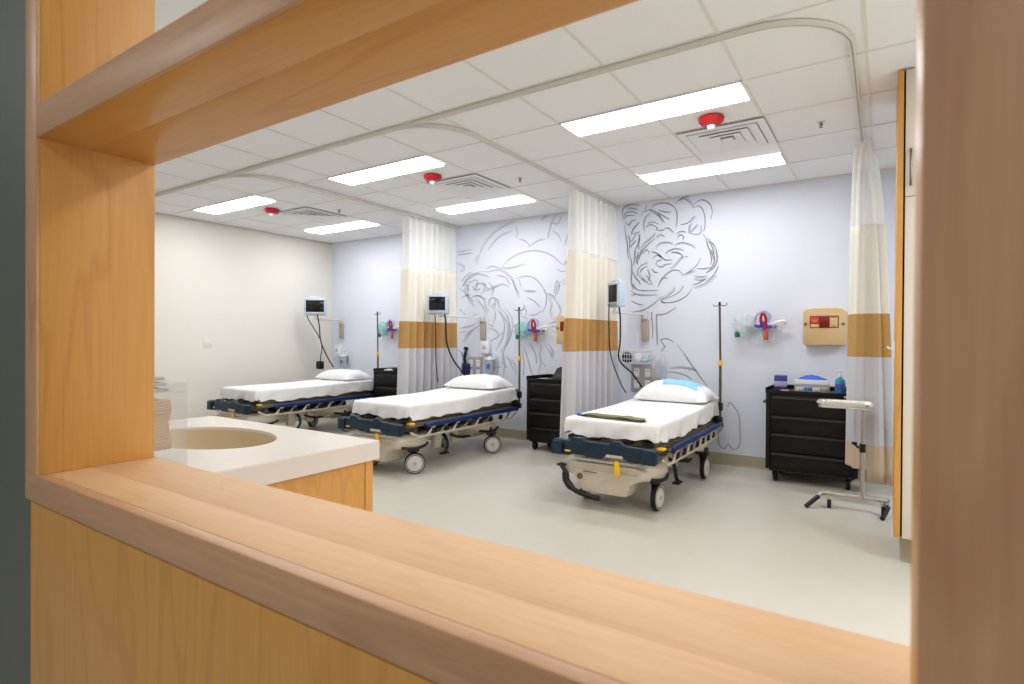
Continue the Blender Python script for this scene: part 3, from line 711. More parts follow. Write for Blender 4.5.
    m = MB().box(-.20, .20, .44, .62, .352, .418, .012); m.box(-.20, .20, .80, 1.0, .35, .42, .012); m.box(-.07, .07, .60, .84, .36, .40, .01); m.build('lift_mechanism', M_RUBBER, b)
    for y_ in (.18, 1.32): MB().box(-.31, .31, y_-.03, y_+.03, .352, .43, .01).build('cross_member', M_DSTEEL, b)
    # lift columns
    for y_ in (.40, 1.02):
        m = MB().lathe([(.075, .335), (.075, .37), (.06, .372), (.062, .385), (.054, .392), (.056, .405), (.048, .412), (.05, .432), (0, .433)], (0, y_, 0), 20); m.build('lift_column', M_RUBBER, b)
    for q in ([(.15, .35, .345), (.15, .75, .43)], [(-.15, .35, .345), (-.15, .75, .43)], [(.2, .9, .345), (.2, 1.35, .43)]): MB().tube(q, .014).build('lift_strut', M_DSTEEL, b)
    m = MB().box(.205, .27, .50, .60, .17, .33, .012); m.box(.205, .26, .78, .88, .18, .32, .012); m.box(.205, .25, .62, .76, .24, .33, .01); m.build('hydraulic_pump', M_BEIGE, b)
    # pedals
    m = MB().tube([(-.345, -.10, .30), (-.325, -.125, .295), (-.295, -.13, .25), (-.285, -.13, .19), (-.225, -.135, .135), (-.13, -.13, .105), (-.02, -.12, .09)], [.018]*8+[.028]*8+[.02]*9, smooth=4, seg=10)
    m.box(-.37, -.30, -.135, -.085, .292, .312, .008); m.build('foot_pedal', M_BLACK, b)
    for s_ in (-1, 1):
        m = MB().tube([(s_*.21, .64, .30), (s_*.28, .64, .27), (s_*.31, .64, .20), (s_*.33, .60, .15), (s_*.36, .55, .13)], .016, smooth=4)
        m.box(s_*.36-.03, s_*.36+.03, .48, .58, .118, .136, .008); m.tube([(s_*.28, .72, .28), (s_*.31, .78, .25), (s_*.33, .86, .235)], .014, smooth=3); m.box(s_*.33-.035, s_*.33+.035, .84, .96, .225, .245, .009)
        m.build('side_pedal', M_BLACK, b)
    # casters
    for (x_, y_, rz) in casters: wheel_parts(b, x_, y_, rz)
    # IV pole
    pl = MB().tube([(.385, 1.86, .46), (.385, 1.86, 1.03)], .0135, seg=10).build('iv_pole', M_DSTEEL, b)
    m = MB().tube([(.385, 1.86, 1.02), (.374, 1.86, 1.62)], .0105, seg=10); m.build('upper_tube', M_DSTEEL, pl)
    m = MB().lathe([(.014, 0), (.022, .008), (.022, .04), (.017, .05), (.010, .052)], (.385, 1.86, 1.005), 16); m.build('collar', M_YEL, pl)
    m = MB().tube([(.374, 1.86, 1.615), (.40, 1.855, 1.60), (.43, 1.85, 1.598), (.445, 1.85, 1.612), (.44, 1.85, 1.628)], .004, smooth=4)
    m.tube([(.374, 1.86, 1.615), (.35, 1.865, 1.60), (.32, 1.87, 1.598), (.31, 1.87, 1.612)], .004, smooth=4); m.lathe([(0, 1.605), (.011, 1.607), (.011, 1.635), (0, 1.638)], (.374, 1.86, 0), 12); m.build('hook', M_BLACK, pl)
    MB().box(.36, .41, 1.83, 1.885, .56, .64, .01).build('pole_clamp', M_BLACK, pl); MB().box(.36, .41, 1.80, 1.885, .44, .50, .01).build('pole_clamp', M_BLACK, pl)
    return b
def pillow(label, loc, rz, seed, W=.70, D=.44, H=.155, tilt=0., group='white pillows'):
    rd = random.Random(seed); ph = [rd.uniform(0, 6.28) for _ in range(4)]
    m = MB(); n = 28; k = 18
    def hgt(u, v):
        e = max(0, 1-abs(u)**3.2)*max(0, 1-abs(v)**3.2)
        return e**.55
    def plan(u, v):
        px = u*W/2*(1-.10*(1-abs(u)**2)*abs(v)**4 * 0 - .06*abs(v)**3*(1-u*u)*0 + .0)
        sx = 1-.055*(1-v*v) if abs(u) > .999 else 1
        x_ = u*W/2*(1-.05*(1-v*v)*u*u); y_ = v*D/2*(1-.08*(1-u*u)*v*v)
        return x_, y_
    top, bot = [], []
    for j in range(k+1):
        v = -1+2*j/k; rt, rb = [], []
        for i_ in range(n+1):
            u = -1+2*i_/n; x_, y_ = plan(u, v); h = hgt(u, v)
            wr = .005*math.sin(11*u+ph[0]+3*v)*math.sin(5*v+ph[1]) * h
            rt.append((x_, y_, .02+(H-.03)*h*(1+.08*math.sin(2*u+ph[2]))+wr)); rb.append((x_, y_, .02-.02*min(1, h*2)))
        top.append(rt); bot.append(rb)
    m.grid(top); m.grid(bot, flip=True)
    bmesh.ops.remove_doubles(m.bm, verts=m.bm.verts, dist=1e-4)
    o = m.build('pillow', M_PILLOW, None, smooth=75); o.location = loc; o.rotation_euler = (tilt, 0, rz)
    tag(o, label, 'pillow', group)
    o['H'] = H
    return o, hgt, plan, ph

CAST = [(.33, .10, -.05), (-.26, .14, .1), (.375, 1.28, .0), (-.30, 1.26, .2)]
BEDS = [(-6.42, 3.79), (-3.99, 3.75), (-1.72, 3.92)]
bl = ['white hospital bed in the left bay, seen past the sink counter', 'white hospital bed in the middle bay with a bare made-up mattress', 'white hospital bed in the right bay with a folded green cloth at its foot']
bed = []
for k, (bx, by) in enumerate(BEDS):
    if k == 0:
        o = stretcher(bl[0], 5, .02, CAST)
    else:
        o = copy_tree(bed[0]); o['label'] = bl[k]
        for ch in o.children:
            if ch.name.startswith('sheeted_mattress'):
                mm = mattress_mesh(5+k*3, .02 if k == 2 else .035).build('tmp', M_SHEET, None, smooth=60)
                ch.data = mm.data; bpy.data.objects.remove(mm)
    o.location = (bx, by, 0); bed.append(o)
bed[2].rotation_euler.z = math.radians(.6)
for k, rot in ((1, (-.75, -.5, -.75, .3)), (0, (-.6, .3, -.4, .2))):
    for ch, a_ in zip([c for c in bed[k].children if c.name.startswith('caster')], rot): ch.rotation_euler.z = a_
pillow('plump white pillow on the bed of the left bay', (-6.42, 5.36, .675), 0., 1)
pillow('plump white pillow on the bed of the middle bay', (-3.98, 5.30, .690), 0.02, 2)
PB, hgt, plan, ph = pillow('white pillow partly covered by a light blue paper pad', (-1.69, 5.46, .675), -.02, 3, W=.70, D=.46, H=.19)
# blue pad lying on the pillow
m = MB(); top, bot = [], []
for j in range(13):
    v = -.74+.86*j/12; rt, rb = [], []
    for i_ in range(17):
        u = -.26+.96*i_/16; u2 = u+.03*math.sin(6*v); v2 = v+.05*math.sin(4*u+1)
        x_, y_ = plan(u2, v2); h = hgt(u2, v2); wr = .005*math.sin(11*u2+ph[0]+3*v2)*math.sin(5*v2+ph[1])*h
        z = .02+(.19-.03)*h*(1+.08*math.sin(2*u2+ph[2]))+wr
        rt.append((x_, y_, z+.009)); rb.append((x_, y_, z+.003))
    top.append(rt); bot.append(rb)
A1 = m.grid(top); B1 = m.grid(bot, flip=True)
per = lambda G: G[0]+[r[-1] for r in G[1:]]+G[-1][-2::-1]+[r[0] for r in G[-2:0:-1]]
pa, pb = per(A1), per(B1)
for k in range(len(pa)): m.bm.faces.new((pa[k], pb[k], pb[(k+1) % len(pb)], pa[(k+1) % len(pa)]))
o = m.build('paper_pad', M_SKY, None, smooth=60); o.location = PB.location; o.rotation_euler = PB.rotation_euler
tag(o, 'light blue paper pad lying on top of a pillow', 'pad')

# folded green cloth and blue strap on the right bed
def folded(name, label, cat, loc, rz, L_, W_, layers, m_, th=.009):
    m = MB(); n = 20; zz = 0
    for k in range(layers):
        rows_t, rows_b = [], []
        x0 = -L_/2+random.uniform(0, .012); x1 = L_/2-random.uniform(0, .02)
        for i_ in range(n+1):
            t = i_/n; x_ = x0+(x1-x0)*t; a_ = .004*math.sin(9*t+k)+.003*math.sin(23*t+2*k)
            wv = W_/2*(1-.10*math.sin(5*t+k*1.3)**2)
            e = min(1, 8*t, 8*(1-t))**.5
            ring_ = []
            for q in range(10):
                an = 2*PI*q/10
                ring_.append((x_, wv*math.copysign(abs(math.cos(an))**.5, math.cos(an)), zz+th/2*e*1.0*math.copysign(abs(math.sin(an))**.7, math.sin(an))+th/2+max(0, a_)))
            rows_t.append(ring_)
        V = m.grid(rows_t, closed=True); m.bm.faces.new(V[0][::-1]); m.bm.faces.new(V[-1])
        zz += th*.95
    o_ = m.build(name, m_, None, smooth=60); o_.location = loc; o_.rotation_euler = (0, 0, rz)
    return tag(o_, label, cat)
folded('folded_cloth', 'olive green patterned cloth folded flat at the foot of the right bed', 'cloth', (-1.72, 4.03, .650), -.12, .52, .10, 3, M_GREEN)
folded('blue_strap', 'small blue strap lying beside the folded olive cloth on the right bed', 'strap', (-2.01, 4.06, .650), -.25, .14, .04, 1, mat('strap_blue', (40, 70, 140), .7), .012)

# ------------------------------------------------------------------ black supply carts
def cart(label, W=.70, H=.84, D=.47):
    t = thing('supply_cart', label, 'cart', group='black supply carts')
    m = MB()
    zb = .115
    m.box(-W/2, W/2, -D/2+.02, D/2, zb, H-.05, .006)
    m.box(-W/2-.004, -W/2+.03, -D/2+.004, -D/2+.03, zb, H-.03, .004); m.box(W/2-.03, W/2+.004, -D/2+.004, -D/2+.03, zb, H-.03, .004)
    m.build('body', M_CART, t)
    m = MB(); m.box(-W/2-.008, W/2+.008, -D/2, D/2+.004, H-.05, H-.035, .004)
    m.box(-W/2-.008, -W/2+.006, -D/2, D/2, H-.036, H, .003); m.box(W/2-.006, W/2+.008, -D/2, D/2, H-.036, H, .003); m.box(-W/2, W/2, D/2-.012, D/2+.004, H-.036, H, .003); m.box(-W/2, W/2, -D/2, -D/2+.01, H-.036, H-.022, .003)
    m.build('tray_top', M_CART, t)
    zs = [zb+.008, .275, .445, .60, H-.065]
    for a_, b_ in zip(zs, zs[1:]):
        d = MB().box(-W/2+.034, W/2-.034, -D/2+.002, -D/2+.03, a_+.006, b_-.006, .006).build('drawer', M_CART, t)
        MB().prism([(-D/2+.003, b_-.012), (-D/2-.012, b_-.014), (-D/2-.016, b_-.028), (-D/2-.012, b_-.03), (-D/2-.006, b_-.022), (-D/2+.003, b_-.024)], 0, -W/2+.05, W/2-.05).build('handle', mat('black_handle', (24, 23, 26), .35), d)
    m = MB().box(W/2-.10, W/2-.04, -D/2-.003, -D/2+.004, H-.058, H-.045, .001); m.build('label_strip', M_WHITE, t)
    m = MB().box(-W/2+.02, W/2-.02, -D/2+.03, D/2-.02, .095, zb, .004); m.build('skid', M_BLACK, t)
    for sx in (-1, 1):
        for sy in (-1, 1):
            c_ = MB().lathe([(.0, -.016), (.04, -.016), (.046, -.01), (.046, .01), (.04, .016), (0, .016)], (sx*(W/2-.07), sy*(D/2-.075), .0465), 20, 'X').build('caster', M_RUBBER, t)
            MB().prism([(sy*(D/2-.075)-.03, .096), (sy*(D/2-.075)+.03, .096), (sy*(D/2-.075)+.014, .05), (sy*(D/2-.075)-.014, .05)], 0, sx*(W/2-.07)-.026, sx*(W/2-.07)-.020).build('fork', M_BLACK, c_)
    m = MB().tube([(-W/2-.004, -.12, .70), (-W/2-.04, -.12, .70), (-W/2-.04, .12, .70), (-W/2-.004, .12, .70)], .009, smooth=4); m.build('push_handle', M_BLACK, t)
    return t
CARTX = [(-5.55, 5.68), (-3.035, 5.66), (-.53, 5.69)]
cl = ['black drawer cart half hidden behind the curtain beside the left bed', 'black drawer cart with a black case on top, beside the middle bed', 'wide black drawer cart under the tan sharps box']
c0 = cart(cl[0])
for k, (x_, y_) in enumerate(CARTX):
    o = c0 if k == 0 else copy_tree(c0)
    o['label'] = cl[k]; o.location = (x_, y_, 0)
ZT = .805+.0005
# things on the right cart
def carton(name, label, cat, loc, size, mats, rz=0., flap=None, slot=None):
    t = thing(name, label, cat, loc, rz)
    w_, d_, h_ = size
    MB().box(-w_/2, w_/2, -d_/2, d_/2, 0, h_, .003).build('box', mats[0], t)
    MB().box(-w_/2-.0008, w_/2+.0008, -d_/2-.0008, d_/2+.0008, h_*.25, h_*.62, .001).build('label_band', mats[1], t)
    if len(mats) > 2:
        m = MB(); rows = []
        for j in range(8):
            rr = (.05*(1-j/7.)**.6+.004) * w_/.2; rows.append([(rr*1.6*math.cos(2*PI*q/14)*(1+.2*math.sin(3*q+j)), rr*.6*math.sin(2*PI*q/14), h_+.006*j) for q in range(14)])
        V = m.grid(rows, closed=True); m.bm.faces.new(V[-1]); m.bm.faces.new(V[0]); m.build('tissue', mats[2], t, smooth=60)
    return t
M_PURP = mat('violet_blue_card', (66, 62, 140), .5); M_PURPD = mat('pale_violet_card', (178, 182, 216), .5)
carton('wipes_box', 'violet blue carton standing at the end of the right cart top', 'carton', (-.80, 5.72, ZT), (.105, .14, .13), (M_PURP, M_PURPD), .1)
carton('tissue_box', 'white carton with blue tissue on top, in the middle of the right cart', 'carton', (-.55, 5.77, ZT), (.27, .13, .10), (M_WHITE, mat('grey_print', (170, 176, 196), .5), mat('blue_tissue', (70, 110, 220), .7)), 0)
sl_ = thing('stapler_tray', 'small wire tray of supplies in front of the white carton', 'tray', (-.53, 5.58, ZT))
m = MB()
for z_ in (.012, .05): m.tube([(-.13, -.07, z_), (.13, -.07, z_), (.13, .07, z_), (-.13, .07, z_)], .003, seg=6, closed=True)
for k in range(14): m.tube([(-.13+.02*k, -.07, .05), (-.13+.02*k, -.07, .0035), (-.13+.02*k, .07, .0035), (-.13+.02*k, .07, .05)], .002, seg=5)
m.build('wire_frame', M_CHROME, sl_)
for k in range(4):
    o = MB().box(-.03, .03, -.04, .04, 0, .035, .006).build('packet', [M_WHITE, M_CUFFB, M_WHITE, M_GREY][k], None)
    o.location = (-.62+.062*k, 5.58, ZT+.0065); tag(o, ['white packet lying nearest the violet carton in the wire tray', 'blue packet in the wire tray', 'white packet next to the grey one in the wire tray', 'grey packet at the bottle end of the wire tray'][k], 'packet', 'packets in the wire tray')
o = MB().box(-.045, .045, -.02, .02, 0, .02, .004).build('tape_roll_box', M_RED, None); o.location = (-.735, 5.52, ZT); tag(o, 'small red and white box at the front edge of the right cart', 'box')
m = MB().box(-.03, .03, -.0212, .0212, .006, .015, .001).build('label_band', M_WHITE, o)
bt = thing('sanitizer_bottle', 'teal pump bottle on the right cart beside the curtain', 'bottle', (-.315, 5.56, ZT))
MB().lathe([(0, 0), (.036, 0), (.039, .006), (.039, .10), (.034, .122), (.014, .135), (.013, .145), (0, .145)], seg=24).build('body', mat('teal_gel', (46, 150, 176), .2), bt)
MB().lathe([(.0395, .03), (.0396, .03), (.0396, .085), (.0395, .085)], seg=24).build('label_band', mat('bottle_label', (70, 90, 170), .5), bt)
m = MB().cyl((0, 0, .145), (0, 0, .163), .015); m.cyl((0, 0, .163), (0, 0, .19), .004); m.box(-.045, .012, -.008, .008, .188, .20, .004); m.build('pump', M_WHITE, bt)
# black case on the middle cart
cs = thing('equipment_case', 'black carrying case with a sloped face and handle on the middle cart', 'case', (-2.985, 5.70, ZT))
MB().prism([(-.13, 0), (.13, 0), (.13, .12), (.06, .135), (-.02, .12), (-.12, .03)], 0, -.155, .155, .008).build('shell', M_BLACK, cs)
m = MB().box(-.11, .02, -.105, -.0, .062, .066, .002, rot=Matrix.Rotation(math.radians(41), 4, 'X')); m.build('screen', M_GREY, cs)
m = MB().tube([(-.11, .07, .13), (-.11, .075, .165), (-.09, .078, .175), (.09, .078, .175), (.11, .075, .165), (.11, .07, .13)], .009, smooth=3); m.build('handle', M_BLACK, cs)
m = MB().tube([(.155, -.02, .10), (.185, -.02, .10), (.185, .06, .10), (.155, .06, .10)], .008, smooth=3); m.build('side_handle', M_GREY, cs)
o = MB().prism([(-.05, -.07), (.05, -.06), (.055, .06), (-.045, .07)], 2, 0, .004).build('note_pad', mat('pink_white_paper', (240, 222, 222), .8), None); o.location = (-3.26, 5.55, ZT); tag(o, 'pinkish white paper pad on the free end of the middle cart', 'notepad')
# items on the left cart
cs = thing('equipment_bag', 'black soft bag lying on the cart beside the left bed', 'bag', (-5.48, 5.68, ZT))
m = MB().box(-.18, .18, -.12, .12, 0, .05, .02, seg=3); m.build('shell', M_RUBBER, cs)
m = MB().tube([(-.09, -.04, .045), (-.08, -.04, .085), (.08, -.04, .085), (.09, -.04, .045)], .008, smooth=3); m.build('handle', M_BLACK, cs)
o = thing('folded_paper', 'crumpled white paper on the cart beside the left bed', 'paper', (-5.76, 5.60, ZT))
MB().prism([(-.06, 0), (.05, 0), (.055, .012), (.0, .028), (-.05, .018)], 1, -.04, .04, .003).build('sheet', M_WHITE, o)

# ------------------------------------------------------------------ wall items
sc = thing('sharps_box', 'tan wall-mounted sharps box with a red window beside the curtain', 'sharps container', (-.46, YB-.001, 1.22))
def arch(w_, h_, s_): return [(-w_/2+.012, 0), (w_/2-.012, 0), (w_/2, .014), (w_/2, h_-.035), (w_/2-.03, h_-.008), (w_/4, h_), (-w_/4, h_), (-w_/2+.03, h_-.008), (-w_/2, h_-.035), (-w_/2, .014)]
MB().prism(arch(.345, .335, 1), 1, -.135, 0, .007).build('case', M_SHARP, sc)
MB().box(-.115, .115, -.1375, -.134, .155, .265, .004).build('window_recess', mat('dark_red_window', (120, 22, 20), .25), sc)
m = MB().box(-.108, -.04, -.139, -.137, .196, .258, .002).build('warning_label', mat('orange_red_label', (216, 56, 36), .4), sc)
mm = MB(); mm.box(-.10, -.05, -.1396, -.1389, .224, .229); mm.box(-.097, -.056, -.1396, -.1389, .211, .215); mm.build('label_print', M_SHARP, m)
MB().box(-.108, -.04, -.139, -.137, .162, .190, .002).build('white_label', mat('cream_label', (226, 190, 130), .5), sc)
MB().box(.045, .108, -.139, -.137, .162, .258, .002).build('tan_panel', M_SHARP, sc)
mm = MB(); mm.box(.05, .105, -.1396, -.1389, .248, .256); mm.box(.06, .09, -.1396, -.1389, .168, .176); mm.build('panel_print', M_DSTEEL, sc)
for s_ in (-1, 1): MB().lathe([(0, 0), (.011, .0), (.012, -.006), (0, -.007)][::-1], (s_*.150, -.134, .19), 14, 'Y').build('lock', M_DSTEEL, sc)
s2 = thing('sharps_box', 'tan wall-mounted box mostly hidden behind the curtain of the middle bay', 'sharps container', (-3.06, YB-.001, 1.20))
MB().prism(arch(.345, .335, 1), 1, -.135, 0, .007).build('case', M_SHARP, s2)
MB().lathe([(0, 0), (.011, .0), (.012, -.006), (0, -.007)][::-1], (-.150, -.134, .19), 14, 'Y').build('lock', M_DSTEEL, s2)
MB().box(-.115, .115, -.1375, -.134, .155, .265, .004).build('window_recess', MATS['dark_red_window'], s2)

# oxygen / suction wall sets
bayw = ['left', 'middle', 'right']
def oxygen(label, loc, k):
    """wall rail with a hanging resuscitator bag, mask tube and flow meter"""
    t = thing('oxygen_set', label, 'medical equipment', loc, group='oxygen sets hung on the wall')
    m = MB().box(-.17, .17, -.012, 0, -.035, .035, .003); m.build('wall_plate', M_WHITE, t)
    for x_ in (-.11, -.03, .05, .12): MB().cyl((x_, -.012, 0), (x_, -.05, 0), .018, .014, 14).build('gas_outlet', M_GREY, t)
    # blue cross valve + red tube
    m = MB().cyl((-.06, -.08, .01), (.10, -.08, .0), .016); m.cyl((.03, -.08, -.035), (.03, -.08, .055), .016); m.cyl((.03, -.08, 0), (.03, -.012, 0), .012); m.build('valve', mat('valve_blue', (40, 70, 190), .35), t)
    m = MB().tube([(.005, -.09, .02), (.0, -.095, .09), (.02, -.1, .125), (.045, -.095, .09), (.045, -.09, .0), (.04, -.09, -.06)], .013, smooth=4, closed=False); m.build('red_tube', M_RED, t)
    m = MB().lathe([(.0, -.13), (.02, -.128), (.024, -.11), (.022, -.05), (.016, -.03), (0, -.03)], (.045, -.085, 0), 16); m.build('flow_bottle', mat('amber_plastic', (188, 96, 70), .3), t)
    # crumpled clear bag with mask
    m = MB(); rows = []
    for j in range(13):
        v = PI*j/12; ring_ = []
        for q in range(22):
            a_ = 2*PI*q/22; rr = math.sin(v)*(1+.16*math.sin(3*a_+2*j+k)+.10*math.sin(7*a_-j))
            ring_.append((-.15+.10*rr*math.cos(a_), -.085+.05*rr*math.sin(a_), .02-.105*math.cos(v)))
        rows.append(ring_)
    m.grid(rows, closed=True); m.build('clear_bag', M_TEALCLR if k else M_CLEAR, t, smooth=70)
    m = MB().lathe([(.045, 0), (.05, .012), (.036, .04), (.018, .06), (.016, .08), (.010, .08), (.012, .055), (.03, .035), (.042, .010)], (-.10, -.10, -.02), 20, 'Y', Matrix.Rotation(.4, 4, 'X')); m.build('mask', M_CLEAR, t)
    m = MB().lathe([(0, -.03), (.022, -.028), (.026, 0), (.020, .03), (0, .032)], (-.215, -.085, -.075), 14); m.build('green_connector', mat('green_plastic', (24, 120, 74), .4), t)
    m = MB().tube([(.09, -.07, .02), (.15, -.08, .045), (.20, -.075, .05), (.215, -.06, .03)], .017, smooth=4); m.build('white_tube', M_WHITE, t)
    m = MB().tube([(-.06, -.07, .06), (-.03, -.1, .12), (.03, -.1, .15), (.08, -.09, .11), (.06, -.08, .05)], .012, smooth=5); m.build('corrugated_hose', mat('pale_violet_hose', (188, 190, 226), .4), t)
    m = MB(); 
    for x_ in (-.02, .02, .10): m.tube([(x_, -.06, -.04), (x_+.02, -.08, -.11), (x_-.03, -.08, -.15), (x_-.06, -.06, -.10)], .005, smooth=5, seg=6)
    m.build('tubing', M_CLEAR, t)
    return t
oxygen('clear bag and red tube set on the wall above the right cart', (-1.0, YB-.001, 1.39), 0)
oxygen('teal bag and red tube set on the wall above the middle cart', (-3.59, YB-.001, 1.36), 1)
oxygen('clear bag and red tube set half behind the first curtain, above the left cart', (-6.02, YB-.001, 1.38), 2)

# patient monitors on wall arms
def monitor(label, loc, rz, chan, size=(.31, .25), cables=(), tiltx=0.):
    """loc: centre of the screen casing; chan: x of the wall channel"""
    t = thing('patient_monitor', label, 'monitor', (chan, YB-(.0004 if chan < -7 else .003), 1.15), group='patient monitors on wall arms')
    L0 = Vector(loc)-Vector((chan, YB-.001, 1.15))
    w_, h_ = size
    MX = Matrix.Translation(L0) @ Matrix.Rotation(rz, 4, 'Z') @ Matrix.Rotation(tiltx, 4, 'X')
    m = MB().box(-.04, .04, -.035, 0, .10, .33, .006); m.build('wall_mount', mat('warm_grey_channel', (176, 164, 150), .45), t)
    m = MB().box(-.035, .035, -.06, -.03, .33, .42, .008); mid = Vector((L0.x*.55, -.14, .385)); end = L0-Vector((0, 0, h_/2+.04))
    m.tube([(0, -.05, .385), tuple(mid), (end.x, end.y, .385), ], .012, seg=10); m.tube([(end.x, end.y, .38), tuple(end+Vector((0, 0, .04)))], .014, seg=10)
    m.cyl((end.x, end.y, .365), (end.x, end.y, .405), .022)
    m.build('arm', mat('pale_grey_arm', (214, 214, 212), .4), t)
    m = MB().box(-w_/2, w_/2, -.025, .075, -h_/2, h_/2, .016, seg=3); m.bm.transform(MX); cas = m.build('casing', M_MONB, t)
    m = MB().box(-w_/2+.028, w_/2-.028, -.0275, -.02, -h_/2+.05, h_/2-.025, .002); m.bm.transform(MX); m.build('screen', M_SCREEN, cas)
    m = MB().box(-w_/2+.03, w_/2-.03, -.030, -.02, -h_/2+.012, -h_/2+.036, .003); m.bm.transform(MX); m.build('button_strip', M_GREY, cas)
    m = MB().tube([(-.07, .02, h_/2-.004), (-.06, .02, h_/2+.022), (.06, .02, h_/2+.022), (.07, .02, h_/2-.004)], .008, smooth=3); m.bm.transform(MX); m.build('carry_handle', M_WHITE, cas)
    for cpts, r_ in cables:
        m = MB().tube([tuple(Vector(p)-Vector((chan, YB-.001, 1.15))) for p in cpts], r_, smooth=6, seg=8); m.build('cable', M_BLACK, t)
    return t
m1 = monitor('monitor with a dark screen near the left wall', (-7.03, 5.34, 1.715), math.radians(48), -7.16, cables=(
    ([(-7.13, 5.27, 1.60), (-7.12, 5.30, 1.52), (-7.06, 5.45, 1.25), (-7.05, 5.48, 1.10), (-7.06, 5.47, 1.0), (-7.06, 5.46, .90)], .007),
    ([(-6.98, 5.34, 1.60), (-6.96, 5.36, 1.45), (-6.97, 5.40, 1.2), (-6.93, 5.5, .95), (-6.93, 5.6, .82)], .009)))
MB().box(.05, .15, -.54, -.46, -.36, -.24, .014).build('sensor_holder', M_BLACK, m1)
monitor('monitor with a dark screen in front of the first curtain', (-4.575, 5.26, 1.675), math.radians(24), -4.38, size=(.26, .24), cables=(
    ([(-4.52, 5.30, 1.60), (-4.50, 5.32, 1.5), (-4.50, 5.35, 1.2), (-4.47, 5.45, .98), (-4.42, 5.6, .80), (-4.44, 5.7, .66)], .010),
    ([(-4.62, 5.24, 1.60), (-4.60, 5.25, 1.45), (-4.61, 5.27, 1.0), (-4.60, 5.3, .72)], .006)))
monitor('monitor with a dark screen in front of the second curtain', (-2.295, 5.36, 1.715), math.radians(-30), -2.18, size=(.19, .25), cables=(
    ([(-2.27, 5.40, 1.62), (-2.26, 5.42, 1.5), (-2.27, 5.45, 1.25), (-2.30, 5.5, 1.05), (-2.20, 5.62, .9), (-2.12, 5.68, .76)], .009),
    ([(-2.33, 5.30, 1.62), (-2.33, 5.3, 1.4), (-2.33, 5.35, 1.1), (-2.28, 5.5, .8), (-2.26, 5.6, .70)], .006)))

def glove_holder(label, loc):
    t = thing('glove_box_holder', label, 'dispenser', loc, group='white holders under the monitor arms')
    MB().box(-.06, .06, -.09, 0, 0, .16, .008).build('body', M_WHITE, t)
    m = MB(); m.lathe([(.0, 0), (.026, 0), (.03, -.004), (.022, -.012), (0, -.02)][::-1], (0, -.088, .085), 18, 'Y'); m.build('opening', M_PURPD, t)
    return t
glove_holder('white box holder on the back wall near the left corner', (-7.19, YB-.001, .98))
glove_holder('white box holder on the flower wall under the monitor arm', (-4.31, YB-.003, 1.07))
def canister(label, loc, cap):
    t = thing('suction_canister', label, 'canister', loc, group='clear suction canisters')
    MB().lathe([(0, 0), (.052, 0), (.056, .006), (.062, .17), (.058, .17), (.052, .01), (0, .008)], (0, -.075, 0), 24).build('jar', M_CLEAR, t)
    MB().lathe([(0, .172), (.066, .171), (.067, .19), (.05, .197), (.02, .199), (.02, .215), (0, .216)], (0, -.075, 0), 24).build('lid', cap, t)
    m = MB().box(-.03, .03, -.016, 0, .05, .2, .004); m.build('bracket', M_GREY, t)
    m = MB().tube([(.02, -.075, .21), (.05, -.09, .25), (.09, -.07, .22), (.08, -.03, .1), (.07, -.008, -.0)], .006, smooth=5, seg=6); m.build('tubing', M_CLEAR, t)
    MB().box(.0, .05, -.145, -.137, .06, .12, .003).build('gauge', M_CUFFB, t)
    return t
canister('clear canister with blue tag on the wall near the left corner', (-7.04, YB-.0005, .80), M_WHITE)
canister('clear canister with blue tag on the flower wall behind the middle pillow', (-4.23, YB-.001, .82), M_WHITE)

# grey outlet panels
def panel(label, loc, w_, h_):
    t = thing('outlet_panel', label, 'wall panel', loc, group='service panels behind the beds')
    MB().box(-w_/2, w_/2, -.02, 0, 0, h_, .004).build('plate', M_GREY, t)
    for ix in (-.25, .25):
        for iz in (.28, .72):
            o_ = MB().box(ix*w_-.03, ix*w_+.03, -.024, -.019, iz*h_-.045, iz*h_+.045, .003).build('socket', M_WHITE, t)
            m = MB(); m.box(ix*w_-.012, ix*w_-.007, -.0248, -.0235, iz*h_+.01, iz*h_+.028); m.box(ix*w_+.007, ix*w_+.012, -.0248, -.0235, iz*h_+.01, iz*h_+.028); m.build('slot', M_BLACK, o_)
    return t
panel('grey outlet panel under the wire basket', (-2.215, YB-.001, .69), .25, .29)
panel('pale outlet panel on the flower wall beside the clear canister', (-4.52, YB-.001, .72), .24, .30)

# wire basket with supplies (right bay)
wb = thing('wire_basket', 'white wire basket of supplies on the wall under the right monitor', 'basket', (-2.28, YB-.002, .998))
m = MB()
for z_ in (.004, .05, .10, .145): m.tube([(-.17, -.16, z_), (.17, -.16, z_), (.17, -.004, z_), (-.17, -.004, z_)], .003, seg=6, closed=True)
for k in range(13):
    x_ = -.17+.34*k/12; m.tube([(x_, -.004, .145), (x_, -.004, .004), (x_, -.16, .004), (x_, -.16, .145)], .002, seg=5)
m.build('wire_frame', M_WHITE, wb)
def lump(name, label, cat, loc, sx, sy, sz, m_, seed, group=None):
    rd = random.Random(seed); m = MB(); rows = []
    p_ = [rd.uniform(0, 6.28) for _ in range(4)]
    for j in range(11):
        v = PI*j/10; ring_ = []
        for q in range(18):
            a_ = 2*PI*q/18; rr = math.sin(v)**.7*(1+.13*math.sin(2*a_+p_[0]+j*.5)+.08*math.sin(5*a_+p_[1]))
            ring_.append((sx*rr*math.cos(a_), sy*rr*math.sin(a_), sz-sz*math.cos(v)*(1+.06*math.sin(3*a_+p_[2]))))
        rows.append(ring_)
    m.grid(rows, closed=True); o_ = m.build(name, m_, None, smooth=60); o_.location = loc
    return tag(o_, label, cat, group)
lump('pressure_cuff', 'dark navy rolled cuff lying in the wire basket', 'cuff', (-2.36, 5.865, 1.009), .065, .05, .055, mat('navy_cloth', (28, 34, 66), .8), 3)
